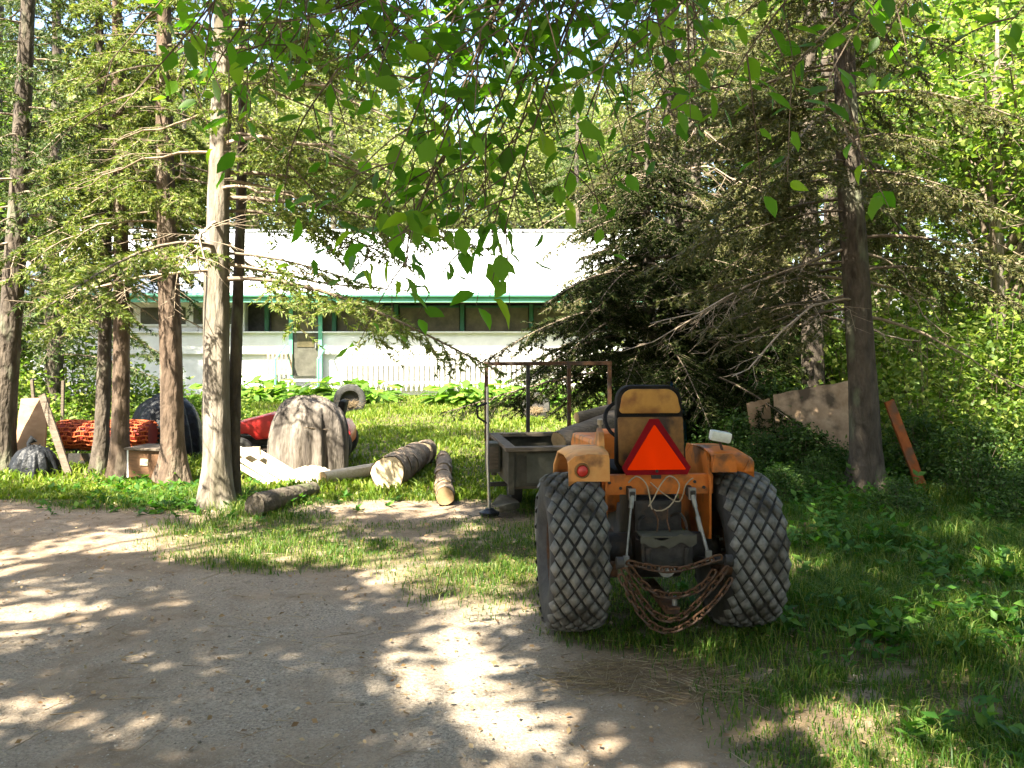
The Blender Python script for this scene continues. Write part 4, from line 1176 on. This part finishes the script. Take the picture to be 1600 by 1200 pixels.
m = MB(); m.lathe([(-.236, .031), (-.236, .038), (-.214, .040)], 20, 'y', close=False, c=(-.432, 0, .882)); m.build('bezel', 'seat_brown', o, True)
m = MB(); m.box((0, 0, 0), (.115, .05, .056), (.12, .18, 0)); lo = m.build('work_lamp', 'lamp_white', TR, True, .014, loc=(.325, -.13, 1.042))
m = MB(); m.tube([(.005, .03, -.025), (.02, .03, -.08)], .007, 6); m.box((0, .028, 0), (.10, .02, .05)); m.build('lamp_bracket', 'rust', lo)
# seat: shell, upper panel, lower panel, seam, cushion
def rounded(wd, z0, z1, rt, rb, n=6, taper=.0):
    o = []
    for cx, cz, rr, a0 in ((wd - rb, z0 + rb, rb, -90), (wd - rt - taper, z1 - rt, rt, 0), (-wd + rt + taper, z1 - rt, rt, 90), (-wd + rb, z0 + rb, rb, 180)):
        for k in range(n + 1):
            a = R(a0 + 90 * k / n); o.append((cx + rr * math.cos(a), cz + rr * math.sin(a)))
    return o
rec = lambda off: (lambda u, v, w: (u - .01, .02 + off + w + (v - .85) * .14, v))
seat = MB(); seat.extrude(rounded(.195, .84, 1.302, .085, .04, 7, .012), .075, rec(0)); seat = seat.build('seat', 'seat_black', TR, True, .012)
m = MB(); m.extrude(rounded(.170, 1.150, 1.282, .068, .02, 7, .01), .03, rec(-.014)); m.build('upper_panel', 'seat_tan', seat, True, .008)
m = MB(); m.extrude(rounded(.182, .862, 1.130, .012, .03, 5), .03, rec(-.012)); m.build('lower_panel', 'seat_brown', seat, True, .008)
m = MB(); m.box((-.01, .24, .80), (.42, .42, .10)); m.build('cushion', 'seat_black', seat, True, .03)
m = MB(); m.box((-.01, .15, .72), (.2, .25, .10)); m.build('seat_bracket', 'black_metal', seat)
# warning triangle
def tri(hw, h, cut, z0):
    ax, az = hw, z0; 
    A, B, C = Vector((-hw, z0)), Vector((hw, z0)), Vector((0, z0 + h))
    pts = []
    for P_, Q_, S_ in ((A, C, B), (B, A, C), (C, B, A)):
        pts.append(P_ + (Q_ - P_).normalized() * cut); pts.append(P_ + (S_ - P_).normalized() * cut)
    return [(p.x, p.y) for p in pts]
tl = lambda y: (lambda u, v, w: (u - .02, -.135 + y + w + (v - .85) * .22, v))
m = MB(); m.extrude(tri(.210, .328, .045, .842), .004, tl(0)); wt = m.build('warning_triangle', 'tri_red', TR); wt['label'] = 'dark red triangle with bright orange centre'
m = MB(); m.extrude(tri(.160, .236, .006, .868), .003, tl(-.0045)); m.build('orange_centre', 'tri_orange', wt)
m = MB(); m.box((-.02, -.09, .845), (.05, .08, .05)); m.tube([(-.02, -.134, .862), (-.02, -.142, .862)], .008, 8); m.build('bracket', 'black_metal', wt)
# wire loops on the beam
def loop(pts, r, name, mat):
    P_ = resample(pts, .02); m = MB(); m.tube([tuple(p) for p in P_], r, 5); return m.build(name, mat, TR, True)
loop([(-.17, -.125, .80), (-.13, -.13, .835), (-.08, -.14, .80), (-.06, -.15, .72), (-.055, -.17, .67), (0, -.17, .66), (.06, -.16, .70), (.10, -.14, .79), (.05, -.13, .835), (.0, -.14, .79), (-.04, -.15, .72), (-.07, -.16, .68)], .004, 'wire', 'wire')
loop([(-.05, -.12, .80), (.02, -.13, .74), (.10, -.14, .70), (.14, -.13, .79), (.18, -.12, .82)], .0035, 'wire', 'wire')
loop([(-.05, -.17, .67), (-.03, -.2, .62), (-.04, -.22, .56)], .004, 'cable', 'rust')
loop([(.03, -.17, .67), (.02, -.2, .61), (.03, -.22, .56)], .004, 'cable', 'rust')
# operator station and hood
m = MB()
m.extrude([(.55, .52), (.62, .98), (.72, 1.0), (.80, .92), (1.72, .86), (1.80, .80), (1.80, .45), (.9, .42)], .40, lambda u, v, w: (-.20 + w, u, v)); m.build('hood', 'orange', TR, bevel=.03)
m = MB(); m.box((0, 1.83, .62), (.34, .04, .30)); m.build('grille', 'black_metal', TR, bevel=.01)
m = MB(); m.tube([(0, .66, .95), (0, .56, 1.05)], .016, 8); 
ring = [(.17 * math.cos(a), .55 + .12 * math.sin(a), 1.06 + .12 * math.sin(a)) for a in [k * math.pi / 12 for k in range(25)]]
m.tube(ring, .012, 6, False)
for a in (0, 2.1, 4.2): m.tube([(0, .55, 1.06), (.17 * math.cos(a), .55 + .12 * math.sin(a), 1.06 + .12 * math.sin(a))], .008, 5)
m.build('steering_wheel', 'seat_black', TR, True)
m = MB(); m.tube([(-.255, .22, .93), (-.27, .16, 1.08)], .008, 6); m.tube([(-.27, .16, 1.08), (-.272, .155, 1.11)], .016, 8); m.build('lever', 'wire', TR, True)
m = MB(); m.extrude([(.02, .96), (.04, 1.05), (.10, 1.07), (.16, 1.00), (.18, .96)], .03, lambda u, v, w: (-.30 + w, u, v)); m.build('lever_quadrant', 'orange_faded', TR, bevel=.004)
m = MB(); m.box((0, .6, .36), (.62, .42, .02)); m.build('foot_board', 'black_metal', TR)

# ================================================================== TRAILER
TL = thing('utility_trailer', 'dark green box trailer with wooden rim and tall metal rack behind the tractor', 'trailer', (.53, 8.24, 0), R(9))
hx, hy = .63, .53
m = MB(); m.box((0, 0, .27), (2 * hx - .04, 2 * hy - .04, .03)); m.build('floor', 'wood_grey', TL)
for s in (-1, 1):
    m = MB(); m.box((0, s * hy, .43), (2 * hx, .022, .30)); pn = m.build('side_board', 'trailer', TL)
    for x in (-.36, .05, .44):
        m = MB(); m.box((x, s * (hy + .014), .435), (.27, .008, .25)); m.build('panel', 'panel', pn)
    m = MB(); m.box((s * hx, 0, .43), (.022, 2 * hy - .03, .30)); m.build('end_board', 'trailer', TL)
    m = MB(); m.box((0, s * hy, .60), (2 * hx + .1, .10, .035)); m.build('rim_board', 'wood_grey', TL, bevel=.005)
    m = MB(); m.box((s * hx, 0, .602), (.09, 2 * hy - .11, .033)); m.build('rim_board', 'wood_grey', TL, bevel=.005)
    for t in (-1, 1):
        m = MB(); m.box((s * (hx - .0), t * (hy + .002), .40), (.05, .05, .37)); m.build('corner_post', 'trailer', TL)
for x in (-.70, -.29, .12, .53):
    m = MB(); m.box((x, hy + .03, .93), (.034, .034, .68)); m.build('rack_post', 'rust' if x != -.29 else 'black_metal', TL)
m = MB(); m.box((-.085, hy + .03, 1.287), (1.27, .036, .036)); m.build('rack_rail', 'rust', TL)
m = MB(); m.box((-.085, hy + .058, .56), (1.26, .028, .05)); m.build('rack_rail', 'rust', TL)
for s in (-1, 1):
    wheel(s * .50, .1, .20, .10, .10, TL, False)
m = MB(); m.tube([(-.58, .1, .20), (.58, .1, .20)], .018, 8); m.build('axle', 'black_metal', TL)
m = MB(); m.box((-.72, -.02, .47), (.11, .20, .26)); sb = m.build('side_box', 'panel', TL, bevel=.006)
m = MB(); m.box((-.72, -.122, .47), (.08, .006, .20)); m.build('plate', 'wood_grey', sb)
m = MB(); m.box((-.68, -.2, .25), (.22, .05, .035)); m.build('tie_bar', 'black_metal', TL)
m = MB(); m.tube([(.6, -.1, .25), (1.35, -.1, .25)], .025, 8); m.box((1.38, -.1, .25), (.1, .06, .05)); m.build('drawbar', 'black_metal', TL)

def log(name, label, a, b, r0, r1, bark, end, seed, group=None, cat='log', n=16):
    """log lying from a to b; the mesh hangs under a thing standing at its foot"""
    r = np.random.default_rng(seed)
    a, b = Vector(a), Vector(b)
    t = thing(name, label, cat, ((a + b) / 2) - Vector((0, 0, max(r0, r1))), 0, group)
    o0 = Vector(t.location)
    d = (b - a).normalized(); u = d.orthogonal().normalized(); w = d.cross(u)
    m = max(4, int((b - a).length / .06)); ph = r.random(4) * 6
    rings = []
    for i in range(m + 1):
        s = i / m; c = a.lerp(b, s) - o0; q = r0 + (r1 - r0) * s
        rings.append([c + (u * math.cos(th) + w * math.sin(th)) * q * (1 + .05 * math.sin(3 * th + ph[0] + s) + .03 * math.sin(7 * th + ph[1] + 3 * s) + .05 * (r.random() - .5)) for th in [2 * math.pi * k / n for k in range(n)]])
    V = [p for rg in rings for p in rg]
    F = [(i * n + k, i * n + (k + 1) % n, (i + 1) * n + (k + 1) % n, (i + 1) * n + k) for i in range(m) for k in range(n)]
    mb = MB(); mb.add(V, F); mb.build('bark', bark, t, True)
    for rg, c, sg in ((rings[0], a - o0, -1), (rings[-1], b - o0, 1)):
        mb = MB(); cc = c + d * sg * .004
        pts = [cc + (p - c) * .93 for p in rg]; pb = [p - d * sg * .012 for p in pts]
        mb.add([cc] + pts + pb, [(0, 1 + k, 1 + (k + 1) % n) for k in range(n)] + [(1 + k, 1 + n + k, 1 + n + (k + 1) % n, 1 + (k + 1) % n) for k in range(n)])
        mb.build('cut_end', end, t)
    return t
log('log', 'grey weathered log lying in the trailer, slanting up', (.42, 8.02, .60), (1.0, 8.42, .78), .11, .10, 'wood_grey', 'log_end_brown', 61)
log('log', 'dark log lying at the far side in the trailer', (.48, 8.40, .62), (1.05, 8.62, .80), .075, .07, 'log_dark', 'log_end_brown', 62)

log('log', 'short grey log on top of the load in the trailer', (.60, 8.30, .80), (1.02, 8.48, .88), .055, .05, 'wood_grey', 'log_end_brown', 63)

# string trimmer leaning on the trailer
ST = thing('string_trimmer', 'string trimmer with steel shaft leaning upright against the trailer', 'trimmer', (-.195, 7.74, 0))
m = MB(); m.tube([(0, 0, .06), (-.015, .02, .5), (-.02, .05, 1.12)], .013, 8); m.build('shaft', 'chrome', ST, True)
m = MB(); m.lathe([(.015, .05), (.02, .085), (.045, .09), (.06, .05), (.075, .03)], 18, 'z'); m.build('head', 'black_plastic', ST, True)
m = MB()
V = []; F = []
for i in range(9):
    a = R(-70 + i * 17.5); rr = .26
    V += [(.05 * math.cos(a), .05 * math.sin(a), .10), (rr * math.cos(a), rr * math.sin(a), .135 + .015 * math.sin(i)), (rr * 1.02 * math.cos(a), rr * 1.02 * math.sin(a), .09)]
for i in range(8): F += [(i * 3, i * 3 + 1, i * 3 + 4, i * 3 + 3), (i * 3 + 1, i * 3 + 2, i * 3 + 5, i * 3 + 4)]
m.add(V, F); g_ = m.build('guard', 'trailer', ST, True); g_.modifiers.new('thick', 'SOLIDIFY').thickness = .006
m = MB(); m.tube([(.0, .0, .03), (.12, -.10, .012), (.2, -.06, .01)], .0025, 5); m.tube([(0, 0, .03), (-.14, -.04, .012), (-.2, .05, .01)], .0025, 5); m.build('cutting_line', 'black_plastic', ST)
m = MB(); m.tube([(-.018, .035, .80), (-.10, .0, .86), (-.11, .0, .95), (-.02, .04, .98)], .010, 6); m.build('handle', 'black_plastic', ST, True)
# small fittings on the tractor
for i, x in enumerate((-.27, -.21, .19, .24)):
    m = MB(); m.tube([(x, -.112, .80 - .03 * (i % 2)), (x, -.121, .80 - .03 * (i % 2))], .009, 6); m.build('bolt', 'black_metal', TR)
loop([(.06, -.06, .60), (.10, -.16, .64), (.13, -.18, .56), (.10, -.12, .47)], .008, 'hydraulic_hose', 'black_metal')
loop([(-.06, -.06, .62), (-.12, -.15, .60), (-.12, -.16, .52), (-.08, -.12, .46)], .008, 'hydraulic_hose', 'black_metal')

# ================================================================== LOGS ON THE LAWN
A0, A1 = Vector((-1.235, 8.98)), Vector((-1.07, 11.0))
names = ['nearest', 'second', 'third', 'fourth', 'fifth', 'sixth']
rg = random.Random(3)
for i in range(6):
    p = A0.lerp(A1, i / 6 + .004); q = A0.lerp(A1, (i + .93) / 6); r_ = .182 - .007 * i
    jx = rg.uniform(-.02, .02); p.x += jx; q.x += jx + rg.uniform(-.02, .02)
    log('log_round', 'sawn log round, %s in the thick row on the lawn' % names[i], (p.x, p.y, r_ * .97), (q.x, q.y, r_ * .95), r_, r_ * .97, 'log_bark', 'log_end', 70 + i, 'sawn rounds of the thick log', 'log')
B0, B1 = Vector((-.625, 8.22)), Vector((-.83, 10.8))
for i in range(7):
    p = B0.lerp(B1, i / 7 + .004); q = B0.lerp(B1, (i + .94) / 7); r_ = .088 + .004 * math.sin(i * 2)
    jx = rg.uniform(-.015, .015)
    log('log_round', 'sawn log round, %s in the thin row beside the trailer' % (names + ['farthest'])[i], (p.x + jx, p.y, r_ * .97), (q.x + jx, q.y, r_ * .96), r_, r_, 'log_bark', 'log_end_brown', 80 + i, 'sawn rounds of the thin log', 'log')
log('log', 'pale barkless log pointing at the thick row of rounds', (-1.98, 9.35, .07), (-1.50, 9.95, .075), .07, .072, 'wood_pale', 'log_end_brown', 91)
log('log', 'dark rotting log lying at the edge of the drive', (-2.23, 7.78, .09), (-1.93, 8.75, .07), .105, .06, 'log_dark', 'log_dark', 92)

# ================================================================== COVERED MOUND AND OTHER JUNK ON THE LEFT
def dome(name, rx, ry, h, folds, seed, mat, parent, pw=2.6, hem=.05, nu=96, nv=30, amp=.07, skew=0, lift=None):
    r = np.random.default_rng(seed)
    th = np.linspace(0, 2 * np.pi, nu, endpoint=False); V = []
    ph = r.random(6) * 6.28
    for j in range(nv + 1):
        t = j / nv
        prof = math.sin(t * math.pi / 2) ** (2.2 / pw)
        z = h * math.cos(t * math.pi / 2) ** (2.2 / pw)
        f = amp * t ** 1.1 * (np.sin(folds * th + ph[0] + 1.4 * np.sin(2 * th + ph[1])) + .6 * np.sin((folds * 2 + 1) * th + ph[2] + 2 * t) + .45 * np.sin(5 * th + ph[3] + 4 * t))
        lump = .05 * np.sin(3 * th + ph[4] + 3 * t) + .04 * np.sin(2 * th + ph[5] - 4 * t)
        q = prof * (1 + f + lump * min(1, 2 * t))
        zz = z + (hem * np.sin(folds * th * .7 + ph[3]) * t ** 6) + .02 * h * np.sin(4 * th + 9 * t + ph[2]) * (1 - t) + r.normal(0, .006, nu)
        if lift is not None: zz = zz + lift(th) * t ** 3
        zz = np.maximum(zz, .004)
        V.append(np.stack([rx * q * np.cos(th) + skew * zz, ry * q * np.sin(th), zz], 1))
    V = np.concatenate(V)
    i, k = np.meshgrid(np.arange(nv), np.arange(nu), indexing='ij')
    F = np.stack([i * nu + k, (i + 1) * nu + k, (i + 1) * nu + (k + 1) % nu, i * nu + (k + 1) % nu], -1).reshape(-1, 4)
    return link(name, npmesh(name, V, F, True), mat, parent)
CM = thing('covered_mound', 'taupe grey cloth cover draped over a waist-high rounded machine', 'cover', (-2.34, 10.25, 0))
dome('cover', .44, .38, .85, 9, 401, 'tarp', CM, 3.5, .05, amp=.065, nu=140, nv=44)
m = MB(); m.tube([( .36 * math.cos(a), .33 * math.sin(a), .52 + .02 * math.sin(3 * a)) for a in [k * math.pi / 16 for k in range(33)]], .006, 5, False); m.build('tie_cord', 'twig', CM)
SD = thing('pale_heap', 'pale rounded heap at the foot of the covered machine', 'pale_mound', (-2.16, 9.62, 0))
dome('heap', .30, .26, .15, 5, 402, 'pale_mound', SD, 2.0, .0, 48, 16, .10)  # low lumpy dome in a pale cream-to-tan colour
BT = thing('black_tarp', 'shiny black plastic tarp draped over a low machine behind the trunks', 'tarp', (-4.38, 11.35, 0))
dome('tarp', .44, .40, .80, 7, 403, 'black_plastic', BT, 2.8, .07, 80, 24, .08, 0, lambda th: .14 * np.maximum(0, np.cos(th - 3.6)))
BG = thing('garbage_bag', 'crumpled black garbage bag at the foot of the leftmost spruce', 'bag', (-5.30, 9.95, 0))
dome('bag', .25, .20, .33, 11, 404, 'black_plastic', BG, 2.4, .0, 72, 20, .13)
m = MB(); m.tube([(-.05, 0, .30), (-.07, 0, .36), (-.02, .02, .41)], [.035, .02, .05], 9); m.build('knot', 'black_plastic', BG, True)
BL = thing('blue_tarp', 'bright blue tarp bundle just behind the tractor seat', 'tarp', (2.27, 12.75, 0))
dome('tarp', .20, .20, .87, 7, 405, 'blue', BL, 2.6, .03, 60, 20, .08)

# red riding mower half hidden behind the cover
MW = thing('riding_mower', 'red riding mower half hidden behind the pale trunk and cover', 'mower', (-2.72, 10.95, 0), R(4)); MW.scale = (1.18, 1.1, 1.12)
m = MB(); m.extrude([(-.66, .20), (-.68, .34), (-.62, .42), (-.15, .55), (-.06, .54), (-.02, .30), (-.3, .27), (-.38, .34), (-.52, .33), (-.56, .20)], .46, lambda u, v, w: (u, -.23 + w, v)); m.build('hood', 'red', MW, True, .03)
m = MB(); m.box((.0, 0, .25), (1.1, .30, .08)); m.build('frame', 'black_metal', MW, bevel=.01)
m = MB(); m.extrude([(.15, .22), (.15, .44), (.25, .47), (.60, .45), (.66, .36), (.66, .22)], .62, lambda u, v, w: (u, -.31 + w, v)); m.build('rear_fender', 'red', MW, True, .03)
m = MB(); m.box((.38, 0, .50), (.34, .36, .07)); m.box((.54, 0, .58), (.07, .34, .20), (0, .2, 0)); m.build('seat', 'seat_black', MW, True, .025)
m = MB(); m.tube([(-.02, 0, .5), (.08, 0, .64)], .015, 8); m.tube([(.08 + .06 * math.sin(a), .13 * math.cos(a), .64 + .06 * math.sin(a)) for a in [k * math.pi / 10 for k in range(21)]], .01, 6, False); m.build('steering_wheel', 'seat_black', MW, True)
m = MB(); m.lathe([(.09, .30), (.10, .33), (.17, .33), (.18, .28)], 24, 'z', c=(-.08, 0, 0)); m.build('cutting_deck', 'black_metal', MW, True)
for x, rr in ((-.45, .16), (.45, .23)):
    for s in (-1, 1):
        m = MB(); hw = .06 if rr < .2 else .09
        m.lathe([(-hw * .6, rr * .5), (-hw, rr * .7), (-hw * .8, rr * .95), (0, rr), (hw * .8, rr * .95), (hw, rr * .7), (hw * .6, rr * .5)], 24, 'y', True); w_ = m.build('wheel', 'rubber', MW, True, loc=(x, s * .34, rr))
        m = MB(); m.lathe([(-hw * .7, rr * .48), (-hw * .4, rr * .2), (hw * .4, rr * .2), (hw * .7, rr * .48)], 20, 'y'); m.build('rim', 'white_paint', w_, True)

# roll of orange snow fence on a dark stand
RF = thing('snow_fence_roll', 'rolled orange plastic fence net lying behind the thin spruce stems', 'fence roll', (-4.86, 10.75, 0))
V = []; N0, N1 = [], []
nu, nl_ = 20, 22; Lr, rr = 1.12, .17
def RP(i, j, r=rr):
    a = 2 * math.pi * i / nu + .05 * math.sin(j * 1.7); r = r * (1 + .05 * math.sin(j * .9 + i))
    return (-Lr / 2 + Lr * j / nl_, r * math.cos(a), .36 + r * math.sin(a))
for i in range(nu):
    for j in range(nl_):
        N0.append(RP(i, j)); N1.append(RP(i, j + 1))
        if (i + j) % 2 == 0: N0.append(RP(i, j)); N1.append(RP(i + 1, j))
        else: N0.append(RP(i, j + .5)); N1.append(RP(i + 1, j + .5))
link('net', npmesh('net', *prisms(N0, N1, .010 + 0 * np.arange(len(N0)), .010 + 0 * np.arange(len(N0)), 4)), 'mesh_orange', RF)
m = MB(); m.lathe([(-Lr / 2 + .02, .06), (-Lr / 2 + .01, .145), (Lr / 2 - .01, .145), (Lr / 2 - .02, .06)], 24, 'x', c=(0, 0, .36)); m.build('inner_roll', 'red_dark', RF, True)
SK = thing('roll_stand', 'low dark metal stand under the orange fence roll', 'stand', (-4.88, 10.72, 0))
for s in (-.42, .42):
    m = MB(); m.tube([(s, -.2, 0), (s, -.16, .20), (s, .16, .20), (s, .2, 0)], .014, 6); m.build('leg_frame', 'black_metal', SK)
m = MB(); m.box((0, 0, .19), (.9, .05, .03)); m.build('cross_bar', 'black_metal', SK)
m = MB(); m.box((0, -.17, .1), (.9, .02, .13)); m.build('shelf', 'black_metal', SK)

def board(name, label, a, b, w, t, mat, roll=0, group=None, cat='board', warp=0.0):
    """plank from a to b (world), w wide, t thick"""
    a, b = Vector(a), Vector(b)
    foot = a if a.z < b.z else b
    d = b - a; L = d.length; d.normalize()
    side = d.cross(Vector((0, 1, 0))); side = side.normalized() if side.length > .05 else Vector((1, 0, 0))
    side = Matrix.Rotation(roll, 3, d) @ side; nrm = d.cross(side)
    m = MB(); n = 8; V = []
    for i in range(n + 1):
        s = i / n; c = a - foot + d * L * s + nrm * warp * math.sin(s * math.pi)
        for u, v in ((-1, -1), (1, -1), (1, 1), (-1, 1)): V.append(c + side * u * w / 2 * (1 + .02 * math.sin(i * 2.3)) + nrm * v * t / 2)
    F = [(i * 4 + k, i * 4 + (k + 1) % 4, (i + 1) * 4 + (k + 1) % 4, (i + 1) * 4 + k) for i in range(n) for k in range(4)] + [(3, 2, 1, 0), tuple(n * 4 + k for k in range(4))]
    m.add(V, F)
    o = m.build(name, mat, None, bevel=min(.004, t * .2)); o.location = foot
    return tag(o, label, cat, group)
board('plywood_sheet', 'tan board standing beside the leftmost spruce', (-5.55, 10.32, 0), (-5.58, 10.5, .82), .34, .03, 'plywood', 0, None, 'board', .03)
board('plank', 'narrow dark plank leaning steeply by the black bag', (-4.92, 9.95, 0), (-5.36, 10.22, .88), .08, .03, 'wood_grey')
for i, (a, b) in enumerate([((-5.92, 11.2, 0), (-6.0, 11.2, 1.0)), ((-5.68, 11.3, 0), (-5.66, 11.3, .98))]):
    board('stake', ['thin slanting garden stake behind the tan board', 'thin upright garden stake behind the tan board'][i], a, b, .035, .035, 'wood_grey', 0, None, 'stake')
# wooden box with white side
BX = thing('wooden_box', 'old brown wooden box with one white side between the trunks', 'box', (-3.92, 9.78, 0), R(-14))
for nm, c, d, mt in (('front_panel', (0, -.16, .175), (.36, .018, .29), 'wood_brown'), ('back_panel', (0, .16, .175), (.36, .018, .29), 'wood_brown'), ('side_panel', (-.19, 0, .175), (.02, .338, .30), 'white_paint'),
                     ('side_panel', (.19, 0, .175), (.02, .338, .30), 'wood_brown'), ('bottom', (0, 0, .04), (.355, .30, .02), 'wood_brown'), ('lid', (.01, 0, .338), (.44, .40, .022), 'wood_grey')):
    m = MB(); m.box(c, d); m.build(nm, mt, BX, bevel=.004)
m = MB(); m.box((.02, -.174, .20), (.10, .01, .07)); m.build('label_plate', 'wood_pale', BX)
# pale boards fanned out beside the pale trunk
fan = [((-2.42, 9.32, .02), (-3.02, 9.80, .24)), ((-2.33, 9.38, .02), (-2.95, 9.86, .25)), ((-2.26, 9.46, .02), (-2.90, 9.93, .26)), ((-2.20, 9.55, .02), (-2.84, 10.0, .27)), ((-2.50, 9.26, .02), (-3.06, 9.72, .20))]
lab = ['front-most', 'middle', 'second from the back', 'rear-most', 'lowest']
lab = ['second from the front', 'middle', 'second from the back', 'rearmost', 'frontmost']
for i, (a, b) in enumerate(fan):
    board('lumber_strip', 'pale lumber strip, %s of five fanned beside the pale trunk' % lab[i], a, b, .055, .02, 'wood_pale', .0, 'pale lumber strips')
board('lumber_strip', 'short pale board end lying across the fanned strips', (-3.02, 9.74, .29), (-2.72, 9.68, .31), .09, .035, 'wood_pale')

# old tyres in the flower bed
def old_tyre(label, x, y, rr, rz):
    t = thing('old_tyre', label, 'tyre', (x, y, 0), rz, 'old tyres in the flower bed')
    m = MB(); w = rr * .36
    m.lathe([(-w * .5, rr * .55), (-w * .95, rr * .62), (-w, rr * .80), (-w * .8, rr * .95), (0, rr), (w * .8, rr * .95), (w, rr * .80), (w * .95, rr * .62), (w * .5, rr * .55), (w * .45, rr * .6), (w * .6, rr * .8), (0, rr * .9), (-w * .6, rr * .8), (-w * .45, rr * .6), (-w * .5, rr * .55)], 36, 'y', False, (0, 0, rr * .72))
    m.build('carcass', 'rubber_grey', t, True)
    m = MB(); m.lathe([(-.02, rr * .2), (-.01, rr * .86), (.01, rr * .86), (.02, rr * .2)], 30, 'y', True, (0, 0, rr * .72)); m.build('dark_disc', 'deck_dark', t)  # flat dark disc closing the tyre's opening
    r2 = np.random.default_rng(int(rr * 1000)); n = 160
    a = r2.random(n) * 6.28; c = np.stack([r2.normal(0, rr * .3, n), r2.uniform(-w, w * .2, n) - .05, rr * .35 + np.abs(r2.normal(0, rr * .16, n))], 1)
    d = np.stack([np.cos(a), .5 * np.sin(a), r2.normal(.3, .4, n)], 1) * .07
    link('straw', npmesh('straw', *prisms(c - d, c + d, .003 + 0 * a, .002 + 0 * a, 3)), 'straw', t)
old_tyre('old grey tyre with straw inside near the porch steps', -3.24, 17.9, .32, R(12))
old_tyre('old grey tyre seen through the trailer rack', .45, 16.8, .27, R(-8))

# ================================================================== RIGHT SIDE SCRAP
def warped(name, label, corners, t, mat, amp, seed, cat):
    """a bowed sheet given by its four corners (world): bottom left, bottom right, top right, top left"""
    c = [Vector(p) for p in corners]; foot = (c[0] + c[1]) / 2
    n = 12; r = random.Random(seed); V = []
    nr = (c[1] - c[0]).cross(c[3] - c[0]).normalized(); ph = r.random() * 6
    for k in (0, t):
        for j in range(n + 1):
            for i in range(n + 1):
                u, v = i / n, j / n
                p = c[0].lerp(c[1], u).lerp(c[3].lerp(c[2], u), v)
                b = amp * (math.sin(u * 5 + ph) * .6 + math.sin(v * 4 + u * 3 + ph)) + k
                e = .006 * math.sin(u * 17 + ph) * (v == 1)
                V.append(p - foot + nr * b + Vector((0, 0, e)))
    N = (n + 1) ** 2; F = []
    for j in range(n):
        for i in range(n):
            q = j * (n + 1) + i; F += [(q, q + 1, q + n + 2, q + n + 1), (N + q, N + q + n + 1, N + q + n + 2, N + q + 1)]
    for i in range(n):
        F += [(i, N + i, N + i + 1, i + 1), (n * (n + 1) + i, n * (n + 1) + i + 1, N + n * (n + 1) + i + 1, N + n * (n + 1) + i),
              (i * (n + 1), (i + 1) * (n + 1), N + (i + 1) * (n + 1), N + i * (n + 1)), (i * (n + 1) + n, N + i * (n + 1) + n, N + (i + 1) * (n + 1) + n, (i + 1) * (n + 1) + n)]
    m = MB(); m.add(V, F); o = m.build(name, mat, None, True); o.location = foot
    return tag(o, label, cat)
warped('tan_sheet', 'large weathered tan sheet with painted dapple shade leaning behind the big right spruce', [(3.02, 10.15, .02), (4.0, 10.25, .02), (3.98, 10.55, 1.02), (3.04, 10.45, .86)], .015, 'pink_tan', .02, 5, 'sheet')
warped('tan_sheet', 'narrow tan board standing left of the large leaning sheet', [(2.74, 10.05, .02), (2.98, 10.1, .02), (2.96, 10.3, .83), (2.68, 10.25, .78)], .015, 'plywood', .01, 6, 'board')
board('orange_plank', 'orange painted plank leaning against the big right spruce', (4.02, 8.72, 0), (3.70, 8.80, .92), .10, .03, 'orange_flat', .15)
board('plank', 'pale scrap board lying in the sunlit undergrowth on the right', (4.5, 9.6, .18), (5.0, 9.75, .22), .10, .03, 'wood_pale', 1.3)
board('plank', 'short grey scrap board half buried right of the orange plank', (4.25, 9.9, .24), (4.62, 10.0, .30), .12, .03, 'wood_grey', 1.2)
